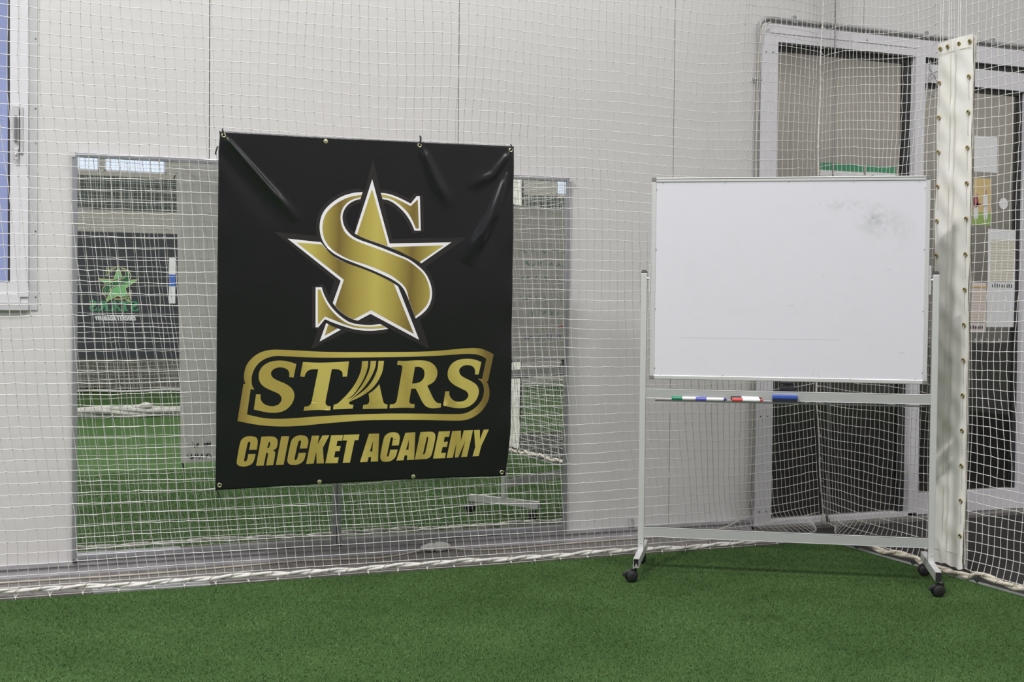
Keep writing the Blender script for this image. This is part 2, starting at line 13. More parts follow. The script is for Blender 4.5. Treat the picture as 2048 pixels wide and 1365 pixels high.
'cricket_academy':[[[(1775,13249),(1785,13184),(1795,13119),(1804,13054),(1810,12988),(1812,12947),(1813,12906),(1810,12866),(1802,12827),(1790,12796),(1772,12765),(1751,12738),(1726,12718),(1684,12697),(1637,12683),(1588,12673),(1540,12667),(1487,12662),(1433,12661),(1380,12664),(1330,12674),(1280,12692),(1232,12716),(1187,12746),(1148,12781),(1121,12814),(1100,12853),(1084,12895),(1072,12938),(1036,13115),(1005,13294),(978,13474),(953,13654),(948,13694),(943,13735),(944,13776),(951,13814),(964,13842),(985,13869),(1009,13893),(1036,13910),(1079,13928),(1126,13941),(1174,13949),(1221,13952),(1274,13952),(1328,13948),(1380,13939),(1431,13926),(1474,13910),(1515,13890),(1554,13866),(1588,13838),(1616,13804),(1641,13765),(1661,13723),(1678,13680),(1695,13620),(1708,13558),(1719,13495),(1731,13433),(1422,13430),(1412,13491),(1402,13552),(1390,13612),(1374,13669),(1362,13692),(1346,13714),(1328,13731),(1309,13742),(1295,13740),(1279,13732),(1264,13719),(1256,13705),(1253,13677),(1255,13647),(1261,13615),(1267,13585),(1292,13445),(1319,13306),(1347,13167),(1375,13028),(1380,13004),(1384,12979),(1391,12956),(1400,12935),(1410,12922),(1423,12910),(1438,12901),(1452,12897),(1464,12898),(1478,12904),(1490,12914),(1497,12925),(1501,12949),(1501,12976),(1498,13004),(1494,13031),(1485,13085),(1474,13138),(1462,13191),(1450,13244)]],[[(1964,12698),(2070,12696),(2177,12694),(2283,12693),(2389,12697),(2431,12702),(2473,12711),(2513,12724),(2550,12743),(2580,12764),(2607,12791),(2630,12821),(2646,12853),(2657,12891),(2661,12932),(2661,12974),(2658,13015),(2653,13064),(2645,13114),(2633,13161),(2613,13202),(2584,13233),(2547,13258),(2507,13281),(2468,13305),(2490,13318),(2512,13331),(2533,13345),(2550,13362),(2558,13379),(2563,13400),(2565,13422),(2565,13443),(2560,13497),(2554,13551),(2545,13604),(2537,13658),(2525,13728),(2512,13799),(2499,13869),(2486,13939),(2187,13941),(2202,13847),(2217,13754),(2232,13660),(2246,13566),(2252,13536),(2257,13506),(2260,13475),(2260,13446),(2257,13432),(2249,13417),(2240,13405),(2230,13396),(2219,13394),(2207,13396),(2194,13400),(2182,13403),(2086,13943),(1762,13938)],[(2287,12923),(2300,12928),(2314,12932),(2327,12937),(2335,12946),(2341,12961),(2344,12980),(2344,13000),(2342,13018),(2338,13049),(2331,13080),(2323,13109),(2313,13138),(2307,13151),(2299,13164),(2290,13175),(2279,13183),(2265,13187),(2250,13189),(2234,13188),(2218,13189)]],[[(2812,12705),(3149,12712),(2937,13937),(2601,13935)]],[[(3939,13265),(3951,13206),(3963,13148),(3974,13089),(3983,13030),(3986,12996),(3988,12961),(3986,12927),(3980,12894),(3967,12854),(3950,12815),(3928,12778),(3900,12750),(3858,12726),(3810,12709),(3759,12698),(3708,12690),(3654,12686),(3598,12686),(3543,12691),(3492,12703),(3440,12723),(3391,12750),(3345,12783),(3305,12819),(3278,12853),(3256,12893),(3240,12935),(3227,12979),(3190,13145),(3157,13313),(3128,13482),(3101,13651),(3095,13688),(3091,13726),(3090,13764),(3096,13800),(3109,13834),(3128,13868),(3152,13897),(3180,13919),(3226,13940),(3277,13954),(3331,13962),(3384,13965),(3438,13965),(3494,13960),(3548,13950),(3600,13935),(3644,13918),(3686,13895),(3726,13868),(3761,13838),(3786,13810),(3808,13777),(3826,13741),(3840,13705),(3857,13644),(3871,13581),(3882,13517),(3894,13454),(3576,13451),(3561,13512),(3548,13574),(3533,13635),(3513,13693),(3503,13714),(3488,13733),(3472,13749),(3455,13759),(3442,13758),(3427,13752),(3413,13742),(3406,13730),(3403,13702),(3405,13671),(3410,13639),(3416,13608),(3442,13473),(3469,13338),(3497,13204),(3527,13070),(3534,13038),(3542,13007),(3552,12977),(3565,12949),(3575,12935),(3588,12923),(3603,12914),(3618,12910),(3631,12912),(3645,12918),(3658,12927),(3665,12938),(3669,12963),(3669,12991),(3666,13019),(3662,13047),(3652,13101),(3639,13155),(3625,13208),(3612,13262)]],[[(4131,12722),(4455,12723),(4400,13098),(4597,12722),(4906,12725),(4630,13269),(4696,13947),(4373,13943),(4344,13396),(4242,13943),(3913,13945)]],[[(4984,12728),(5519,12730),(5476,12981),(5273,12983),(5231,13206),(5426,13204),(5381,13431),(5190,13433),(5141,13703),(5355,13705),(5305,13959),(4759,13949)]],[[(5553,12722),(6253,12723),(6209,12976),(6040,12979),(5858,13958),(5534,13959),(5699,12974),(5509,12974)]],[[(6684,12714),(7147,12719),(7131,13958),(6803,13957),(6812,13743),(6698,13748),(6647,13959),(6308,13961)],[(6877,13024),(6862,13503),(6748,13505)]],[[(8071,13271),(8081,13194),(8091,13118),(8100,13041),(8105,12964),(8106,12932),(8103,12900),(8097,12868),(8087,12838),(8071,12806),(8050,12774),(8025,12745),(7997,12724),(7954,12705),(7907,12693),(7858,12686),(7809,12682),(7758,12680),(7706,12681),(7656,12687),(7609,12699),(7558,12720),(7510,12749),(7465,12782),(7426,12819),(7402,12851),(7384,12889),(7370,12929),(7359,12970),(7323,13141),(7290,13313),(7262,13487),(7236,13661),(7232,13703),(7230,13746),(7232,13788),(7241,13828),(7255,13865),(7276,13902),(7301,13934),(7330,13957),(7376,13974),(7427,13983),(7480,13987),(7532,13987),(7583,13985),(7635,13979),(7685,13969),(7732,13952),(7778,13928),(7823,13897),(7864,13862),(7901,13824),(7923,13794),(7941,13760),(7956,13723),(7968,13687),(7985,13631),(7999,13574),(8012,13516),(8025,13459),(7680,13453),(7667,13516),(7654,13579),(7640,13641),(7624,13703),(7617,13722),(7607,13741),(7595,13757),(7583,13765),(7571,13763),(7557,13754),(7545,13741),(7539,13727),(7536,13701),(7539,13673),(7544,13644),(7550,13616),(7576,13470),(7604,13325),(7632,13180),(7662,13034),(7666,13009),(7671,12984),(7678,12960),(7687,12938),(7696,12924),(7708,12911),(7722,12902),(7735,12897),(7748,12900),(7762,12908),(7775,12920),(7782,12932),(7786,12957),(7786,12984),(7783,13011),(7779,13038),(7772,13097),(7764,13156),(7755,13215),(7746,13274)]],[[(8358,12720),(8822,12711),(8803,13947),(8468,13949),(8476,13733),(8354,13734),(8309,13951),(7976,13953)],[(8541,13019),(8526,13482),(8410,13486)]],[[(9055,12712),(9172,12708),(9290,12704),(9407,12702),(9524,12706),(9571,12711),(9619,12721),(9664,12737),(9702,12759),(9726,12784),(9744,12816),(9757,12852),(9765,12887),(9770,12933),(9769,12979),(9764,13025),(9757,13071),(9729,13226),(9699,13381),(9666,13536),(9630,13688),(9618,13730),(9604,13771),(9585,13809),(9561,13842),(9531,13868),(9496,13891),(9457,13908),(9417,13921),(9367,13930),(9316,13933),(9264,13933),(9212,13934),(9116,13936),(9021,13939),(8927,13940),(8832,13942)],[(9370,12932),(9384,12935),(9398,12937),(9411,12941),(9420,12948),(9427,12963),(9430,12981),(9431,13000),(9431,13018),(9430,13043),(9428,13068),(9424,13092),(9420,13117),(9396,13243),(9373,13370),(9347,13496),(9319,13621),(9312,13644),(9303,13667),(9292,13688),(9278,13704),(9263,13713),(9244,13718),(9224,13721),(9205,13725)]],[[(9922,12708),(10461,12704),(10414,12963),(10212,12966),(10169,13182),(10368,13180),(10325,13420),(10123,13422),(10067,13684),(10290,13683),(10250,13929),(9688,13925)]],[[(10559,12704),(10971,12695),(10985,13165),(11112,12691),(11548,12688),(11306,13895),(11020,13902),(11203,13144),(10891,13909),(10721,13912),(10778,13244),(10623,13922),(10328,13926)]],[[(11603,12690),(11881,12686),(11898,13136),(12063,12683),(12321,12675),(11970,13440),(11865,13887),(11568,13893),(11683,13473)]]]}
EDGE = {'L': [[-0.0009, -0.0007], [0.0024, 0.0153], [-0.0017, 0.0763], [-0.0005, 0.2798], [0.0016, 0.6085], [0.0042, 0.8992], [0.007, 1.214], [0.0083, 1.4918]], 'R': [[1.3037, -0.0107], [1.3074, 0.0934], [1.3142, 0.3611], [1.3203, 0.5861], [1.325, 0.7674], [1.334, 1.0415], [1.3385, 1.2488], [1.3324, 1.3759], [1.3209, 1.4845]], 'T': [[-0.0009, -0.0007], [0.4415, -0.0013], [0.8625, -0.0065], [1.3037, -0.0107]], 'B': [[0.0083, 1.4918], [0.4552, 1.4849], [0.8772, 1.4831], [1.3209, 1.4845]], 'G': [[0.0176, 0.0164], [0.4441, 0.0163], [0.8607, 0.0097], [1.288, 0.0068], [0.0246, 1.4713], [0.4516, 1.4748], [0.878, 1.4707], [1.3014, 1.4675]], 'creases': [[[0.0279, 0.028], [0.2237, 0.2397], [0.3426, 0.3603]], [[0.875, 0.0283], [0.9489, 0.1762], [1.022, 0.2715]], [[1.2812, 0.0193], [1.2058, 0.1205], [1.0893, 0.1809]], [[1.2706, 0.1174], [1.2126, 0.2976], [1.0897, 0.5233]]]}

sc = bpy.context.scene
COL = sc.collection
PI = math.pi
rnd = random.Random(7)
nrg = np.random.default_rng(11)

# ------------------------------------------------------------------ materials
MATS = {}
def newmat(name):
    m = bpy.data.materials.new(name); m.use_nodes = True
    nt = m.node_tree; b = nt.nodes['Principled BSDF']
    MATS[name] = m
    return m, nt, b
def mat(name, col, rough=0.5, metal=0.0, spec=0.5, noise=0.0, nscale=8.0, bump=0.0, bscale=60.0, stretch=(1,1,1), col2=None):
    m, nt, b = newmat(name)
    b.inputs['Base Color'].default_value = (*col, 1); b.inputs['Roughness'].default_value = rough
    b.inputs['Metallic'].default_value = metal; b.inputs['Specular IOR Level'].default_value = spec
    tc = mp = None
    def coord():
        nonlocal tc, mp
        if tc is None:
            tc = nt.nodes.new('ShaderNodeTexCoord'); mp = nt.nodes.new('ShaderNodeMapping')
            mp.inputs['Scale'].default_value = stretch
            nt.links.new(tc.outputs['Object'], mp.inputs['Vector'])
        return mp.outputs['Vector']
    if noise:
        n = nt.nodes.new('ShaderNodeTexNoise'); n.inputs['Scale'].default_value = nscale; n.inputs['Detail'].default_value = 5
        nt.links.new(coord(), n.inputs['Vector'])
        r = nt.nodes.new('ShaderNodeValToRGB')
        c2 = col2 or tuple(c*(1-noise) for c in col)
        r.color_ramp.elements[0].color = (*c2, 1); r.color_ramp.elements[1].color = (*col, 1)
        r.color_ramp.elements[0].position = .35; r.color_ramp.elements[1].position = .65
        nt.links.new(n.outputs['Fac'], r.inputs['Fac']); nt.links.new(r.outputs['Color'], b.inputs['Base Color'])
    if bump:
        n = nt.nodes.new('ShaderNodeTexNoise'); n.inputs['Scale'].default_value = bscale; n.inputs['Detail'].default_value = 3
        nt.links.new(coord(), n.inputs['Vector'])
        bp = nt.nodes.new('ShaderNodeBump'); bp.inputs['Strength'].default_value = bump; bp.inputs['Distance'].default_value = .01
        nt.links.new(n.outputs['Fac'], bp.inputs['Height']); nt.links.new(bp.outputs['Normal'], b.inputs['Normal'])
    return m

mat('panel_white', (.605, .592, .592), .45, noise=.03, nscale=1.2, bump=.06, bscale=14, stretch=(.15, 1, 6))
mat('seam_dark', (.07, .07, .07), .8)
mat('far_wall', (.50, .48, .43), .7, noise=.08, nscale=3)
mat('side_wall', (.62, .61, .58), .7, noise=.04, nscale=2)
mat('ceiling_white', (.70, .70, .69), .8, noise=.03, nscale=2)
mat('concrete', (.21, .195, .185), .85, noise=.35, nscale=14, bump=.2, bscale=90)
mat('carpet_dark', (.022, .020, .021), .95, noise=.4, nscale=200)
mat('alu', (.66, .66, .665), .36, metal=.40, noise=.05, nscale=30, stretch=(1, 1, 20))
mat('alu_bright', (.72, .72, .72), .28, metal=.75)
mat('alu_mirror', (.46, .46, .50), .30, metal=.7)
mat('alu_base', (.50, .49, .52), .4, metal=.25, noise=.25, nscale=9, stretch=(1, 6, 6))
mat('white_frame', (.66, .65, .69), .35, noise=.03, nscale=4)
mat('side_flash', (.50, .50, .52), .45)
mat('rubber_black', (.012, .012, .013), .5)
mat('plastic_black', (.018, .018, .020), .42)
mat('cap_grey', (.18, .18, .17), .5)
mat('steel_grey', (.22, .22, .22), .4, metal=.6)
mat('net_white', (.635, .625, .605), .75, noise=.12, nscale=40)
mat('rope_white', (.66, .645, .62), .8, noise=.15, nscale=60)
mat('rope_cream', (.62, .57, .48), .85, noise=.25, nscale=60)
mat('lacing_tan', (.36, .31, .25), .85)
mat('cable_white', (.62, .60, .56), .5, noise=.15, nscale=20)
mat('cord_tan', (.54, .50, .43), .7, noise=.2, nscale=12)
mat('conduit_grey', (.33, .33, .33), .5, noise=.06, nscale=10)
mat('vinyl_white', (.72, .715, .69), .36, noise=.06, nscale=7, bump=.14, bscale=9, col2=(.68, .67, .62))
mat('stitch', (.56, .54, .46), .8)
mat('brass', (.42, .34, .15), .32, metal=.9)
mat('brass_bright', (.80, .74, .50), .25, metal=.9)
mat('white_plastic', (.74, .74, .76), .35)
mat('m_green', (.02, .24, .13), .4); mat('m_blue', (.10, .10, .50), .4); mat('m_red', (.55, .06, .06), .4)
mat('m_bluedark', (.03, .04, .20), .4); mat('eraser_blue', (.03, .08, .42), .5)
mat('felt_black', (.012, .013, .018), .9)
mat('tray_dark', (.10, .11, .10), .45, metal=.3)
mat('ink_black', (.03, .03, .035), .7); mat('ink_green', (.10, .33, .22), .6); mat('ink_red', (.48, .13, .12), .6); mat('ink_blue', (.12, .16, .40), .6)
mat('print_white', (.80, .78, .81), .42)
mat('print_halo', (.020, .017, .018), .42)
mat('sheet_back', (.66, .65, .62), .5)
mat('logo_green', (.16, .46, .18), .6); mat('logo_dark', (.02, .12, .05), .6); mat('logo_edge', (.62, .56, .25), .6)
mat('far_black', (.034, .037, .044), .7)
mat('text_green', (.05, .28, .12), .6)
mat('paper', (.72, .72, .74), .7); mat('paper_green', (.05, .26, .13), .6); mat('paper_tan', (.62, .47, .22), .6)
mat('paper_pink', (.66, .58, .57), .7); mat('figure_red', (.28, .05, .07), .7); mat('skin_tone', (.5, .3, .22), .7)
mat('grass_print', (.28, .42, .12), .7); mat('room_beige', (.52, .50, .47), .8, noise=.04, nscale=3)
mat('room_dark', (.090, .091, .096), .7, noise=.2, nscale=5)
mat('dark_bronze', (.03, .03, .032), .4)
mat('photo_blue', (.06, .14, .5), .6)

# vinyl of the banner: black with a soft sheen
m, nt, b = newmat('vinyl_black')
b.inputs['Base Color'].default_value = (.0090, .0086, .0112, 1); b.inputs['Roughness'].default_value = .21
b.inputs['Specular IOR Level'].default_value = .62
tc = nt.nodes.new('ShaderNodeTexCoord'); mp = nt.nodes.new('ShaderNodeMapping'); mp.inputs['Scale'].default_value = (20, 1, 260)
n = nt.nodes.new('ShaderNodeTexNoise'); n.inputs['Scale'].default_value = 3
bp = nt.nodes.new('ShaderNodeBump'); bp.inputs['Strength'].default_value = .05; bp.inputs['Distance'].default_value = .004
nt.links.new(tc.outputs['Object'], mp.inputs['Vector']); nt.links.new(mp.outputs['Vector'], n.inputs['Vector'])
nt.links.new(n.outputs['Fac'], bp.inputs['Height']); nt.links.new(bp.outputs['Normal'], b.inputs['Normal'])

# printed gold with the dark and light bands of the print, along the banner's width
def goldmat(name, stops, slant=0.0, nz=.05):
    m, nt, b = newmat(name)
    b.inputs['Roughness'].default_value = .40; b.inputs['Specular IOR Level'].default_value = .4
    tc = nt.nodes.new('ShaderNodeTexCoord'); sp = nt.nodes.new('ShaderNodeSeparateXYZ')
    nt.links.new(tc.outputs['Object'], sp.inputs[0])
    ad = nt.nodes.new('ShaderNodeMath'); ad.operation = 'MULTIPLY_ADD'; ad.inputs[1].default_value = slant
    nt.links.new(sp.outputs['Z'], ad.inputs[0]); nt.links.new(sp.outputs['X'], ad.inputs[2])
    no = nt.nodes.new('ShaderNodeTexNoise'); no.inputs['Scale'].default_value = 6
    a2 = nt.nodes.new('ShaderNodeMath'); a2.operation = 'MULTIPLY_ADD'; a2.inputs[1].default_value = nz
    nt.links.new(no.outputs['Fac'], a2.inputs[0]); nt.links.new(ad.outputs[0], a2.inputs[2])
    mr = nt.nodes.new('ShaderNodeMapRange'); mr.inputs['From Min'].default_value = 0; mr.inputs['From Max'].default_value = 1.32
    nt.links.new(a2.outputs[0], mr.inputs['Value'])
    r = nt.nodes.new('ShaderNodeValToRGB'); el = r.color_ramp.elements
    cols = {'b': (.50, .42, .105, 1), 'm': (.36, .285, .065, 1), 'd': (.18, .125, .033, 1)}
    while len(el) < len(stops): el.new(.5)
    for e, (p, c) in zip(el, stops): e.position = p/1.32; e.color = cols[c]
    nt.links.new(mr.outputs['Result'], r.inputs['Fac']); nt.links.new(r.outputs['Color'], b.inputs['Base Color'])
    return m
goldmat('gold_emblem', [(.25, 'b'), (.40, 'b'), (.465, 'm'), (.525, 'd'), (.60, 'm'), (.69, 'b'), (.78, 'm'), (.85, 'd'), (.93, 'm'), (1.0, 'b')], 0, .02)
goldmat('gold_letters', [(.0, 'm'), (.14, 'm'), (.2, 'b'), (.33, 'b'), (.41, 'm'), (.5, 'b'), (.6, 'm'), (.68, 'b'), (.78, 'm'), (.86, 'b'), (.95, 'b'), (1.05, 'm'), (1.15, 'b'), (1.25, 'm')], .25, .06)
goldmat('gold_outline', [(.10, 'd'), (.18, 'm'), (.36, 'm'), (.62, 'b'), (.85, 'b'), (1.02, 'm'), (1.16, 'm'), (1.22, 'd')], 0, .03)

# turf
m, nt, b = newmat('turf')
b.inputs['Roughness'].default_value = .85; b.inputs['Specular IOR Level'].default_value = .2
tc = nt.nodes.new('ShaderNodeTexCoord')
n1 = nt.nodes.new('ShaderNodeTexNoise'); n1.inputs['Scale'].default_value = 260; n1.inputs['Detail'].default_value = 4
n2 = nt.nodes.new('ShaderNodeTexNoise'); n2.inputs['Scale'].default_value = 2.2; n2.inputs['Detail'].default_value = 4
for q in (n1, n2): nt.links.new(tc.outputs['Object'], q.inputs['Vector'])
r = nt.nodes.new('ShaderNodeValToRGB')
r.color_ramp.elements[0].color = (.020, .052, .010, 1); r.color_ramp.elements[1].color = (.062, .122, .034, 1)
r.color_ramp.elements[0].position = .3; r.color_ramp.elements[1].position = .7
mx = nt.nodes.new('ShaderNodeMath'); mx.operation = 'MULTIPLY_ADD'; mx.inputs[1].default_value = .35
nt.links.new(n2.outputs['Fac'], mx.inputs[0]); 
ms = nt.nodes.new('ShaderNodeMath'); ms.operation = 'SUBTRACT'; ms.inputs[1].default_value = .17
nt.links.new(n1.outputs['Fac'], ms.inputs[0]); nt.links.new(ms.outputs[0], mx.inputs[2])
nt.links.new(mx.outputs[0], r.inputs['Fac']); nt.links.new(r.outputs['Color'], b.inputs['Base Color'])
bp = nt.nodes.new('ShaderNodeBump'); bp.inputs['Strength'].default_value = .6; bp.inputs['Distance'].default_value = .01
nt.links.new(n1.outputs['Fac'], bp.inputs['Height']); nt.links.new(bp.outputs['Normal'], b.inputs['Normal'])
# turf blades: colour varies from tuft to tuft
m, nt, b = newmat('turf_blade')
b.inputs['Roughness'].default_value = .55; b.inputs['Specular IOR Level'].default_value = .25
tc = nt.nodes.new('ShaderNodeTexCoord')
n1 = nt.nodes.new('ShaderNodeTexNoise'); n1.inputs['Scale'].default_value = 330; n1.inputs['Detail'].default_value = 2
n2 = nt.nodes.new('ShaderNodeTexNoise'); n2.inputs['Scale'].default_value = 2.2; n2.inputs['Detail'].default_value = 5
for q in (n1, n2): nt.links.new(tc.outputs['Object'], q.inputs['Vector'])
mx = nt.nodes.new('ShaderNodeMath'); mx.operation = 'MULTIPLY_ADD'; mx.inputs[1].default_value = .45
nt.links.new(n2.outputs['Fac'], mx.inputs[0])
ms = nt.nodes.new('ShaderNodeMath'); ms.operation = 'SUBTRACT'; ms.inputs[1].default_value = .22
nt.links.new(n1.outputs['Fac'], ms.inputs[0]); nt.links.new(ms.outputs[0], mx.inputs[2])
r = nt.nodes.new('ShaderNodeValToRGB')
r.color_ramp.elements[0].color = (.026, .066, .012, 1); r.color_ramp.elements[1].color = (.092, .168, .048, 1)
r.color_ramp.elements[0].position = .3; r.color_ramp.elements[1].position = .72
e = r.color_ramp.elements.new(.80); e.color = (.30, .38, .22, 1)
nt.links.new(mx.outputs[0], r.inputs['Fac']); nt.links.new(r.outputs['Color'], b.inputs['Base Color'])

# whiteboard face: wiped marker smears and a few specks
m, nt, b = newmat('board_white')
b.inputs['Roughness'].default_value = .22; b.inputs['Specular IOR Level'].default_value = .35
tc = nt.nodes.new('ShaderNodeTexCoord')
def smear(cx, cz, rx, rz, lo, hi, sc_, strength):
    mp = nt.nodes.new('ShaderNodeMapping'); mp.vector_type = 'POINT'
    mp.inputs['Location'].default_value = (-cx/rx, 0, -cz/rz); mp.inputs['Scale'].default_value = (1/rx, 0, 1/rz)
    nt.links.new(tc.outputs['Object'], mp.inputs['Vector'])
    ln = nt.nodes.new('ShaderNodeVectorMath'); ln.operation = 'LENGTH'; nt.links.new(mp.outputs['Vector'], ln.inputs[0])
    fr = nt.nodes.new('ShaderNodeMapRange'); fr.inputs['From Min'].default_value = 1; fr.inputs['From Max'].default_value = .2
    nt.links.new(ln.outputs['Value'], fr.inputs['Value'])
    no = nt.nodes.new('ShaderNodeTexNoise'); no.inputs['Scale'].default_value = sc_; no.inputs['Detail'].default_value = 6; no.inputs['Distortion'].default_value = 1.5
    nt.links.new(tc.outputs['Object'], no.inputs['Vector'])
    nr = nt.nodes.new('ShaderNodeMapRange'); nr.inputs['From Min'].default_value = lo; nr.inputs['From Max'].default_value = hi
    nt.links.new(no.outputs['Fac'], nr.inputs['Value'])
    mu = nt.nodes.new('ShaderNodeMath'); mu.operation = 'MULTIPLY'; nt.links.new(fr.outputs[0], mu.inputs[0]); nt.links.new(nr.outputs[0], mu.inputs[1])
    m2 = nt.nodes.new('ShaderNodeMath'); m2.operation = 'MULTIPLY'; m2.inputs[1].default_value = strength; nt.links.new(mu.outputs[0], m2.inputs[0])
    return m2.outputs[0]
outs = [smear(.375, 1.585, .115, .085, .40, .62, 15, .62), smear(.24, 1.648, .17, .032, .44, .62, 18, .42), smear(.43, 1.545, .14, .12, .45, .66, 10, .30), smear(.36, 1.60, .05, .05, .40, .60, 40, .35), smear(.0, 1.3, .9, .7, .5, .8, 5, .12)]
acc = outs[0]
for o_ in outs[1:]:
    a_ = nt.nodes.new('ShaderNodeMath'); a_.operation = 'ADD'; nt.links.new(acc, a_.inputs[0]); nt.links.new(o_, a_.inputs[1]); acc = a_.outputs[0]
mixn = nt.nodes.new('ShaderNodeMix'); mixn.data_type = 'RGBA'
mixn.inputs['A'].default_value = (.625, .617, .675, 1); mixn.inputs['B'].default_value = (.40, .41, .42, 1)
nt.links.new(acc, mixn.inputs['Factor']); nt.links.new(mixn.outputs['Result'], b.inputs['Base Color'])
mat('board_grey', (.58, .57, .54), .25)

# mirror and glass
m, nt, b = newmat('mirror'); b.inputs['Base Color'].default_value = (.90, .92, .90, 1); b.inputs['Metallic'].default_value = 1; b.inputs['Roughness'].default_value = 0.0
def glassmat(name, tint, refl):
    m = bpy.data.materials.new(name); m.use_nodes = True; nt = m.node_tree; nt.nodes.clear(); MATS[name] = m
    o = nt.nodes.new('ShaderNodeOutputMaterial'); tr = nt.nodes.new('ShaderNodeBsdfTransparent'); gl = nt.nodes.new('ShaderNodeBsdfGlossy')
    tr.inputs['Color'].default_value = (*tint, 1); gl.inputs['Roughness'].default_value = .01
    fr = nt.nodes.new('ShaderNodeFresnel'); fr.inputs['IOR'].default_value = 1.5
    ad = nt.nodes.new('ShaderNodeMath'); ad.operation = 'ADD'; ad.inputs[1].default_value = refl; ad.use_clamp = True
    mi = nt.nodes.new('ShaderNodeMixShader')
    ge = nt.nodes.new('ShaderNodeNewGeometry'); iv = nt.nodes.new('ShaderNodeMath'); iv.operation = 'SUBTRACT'; iv.inputs[0].default_value = 1
    mu = nt.nodes.new('ShaderNodeMath'); mu.operation = 'MULTIPLY'     # reflect at the outer face only
    nt.links.new(ge.outputs['Backfacing'], iv.inputs[1]); nt.links.new(ad.outputs[0], mu.inputs[0]); nt.links.new(iv.outputs[0], mu.inputs[1])
    nt.links.new(fr.outputs[0], ad.inputs[0]); nt.links.new(mu.outputs[0], mi.inputs['Fac'])
    nt.links.new(tr.outputs[0], mi.inputs[1]); nt.links.new(gl.outputs[0], mi.inputs[2]); nt.links.new(mi.outputs[0], o.inputs['Surface'])
glassmat('glass_door', (.72, .72, .70), .02)
glassmat('glass_window', (.95, .97, 1.0), .0)
glassmat('glass_tinted', (.56, .58, .70), .03)
# papers with printed rows
def listmat(name, base, line, scale):
    m, nt, b = newmat(name); b.inputs['Roughness'].default_value = .7
    tc = nt.nodes.new('ShaderNodeTexCoord'); w = nt.nodes.new('ShaderNodeTexWave'); w.bands_direction = 'Z'; w.inputs['Scale'].default_value = scale
    w.inputs['Distortion'].default_value = .6; w.inputs['Detail'].default_value = 2
    nt.links.new(tc.outputs['Object'], w.inputs['Vector'])
    r = nt.nodes.new('ShaderNodeValToRGB'); r.color_ramp.elements[0].color = (*line, 1); r.color_ramp.elements[1].color = (*base, 1)
    r.color_ramp.elements[0].position = .15; r.color_ramp.elements[1].position = .45
    nt.links.new(w.outputs['Fac'], r.inputs['Fac']); nt.links.new(r.outputs['Color'], b.inputs['Base Color'])
listmat('list_rows', (.66, .64, .57), (.54, .50, .38), 18)
listmat('list_rows_pink', (.64, .56, .54), (.54, .46, .38), 18)

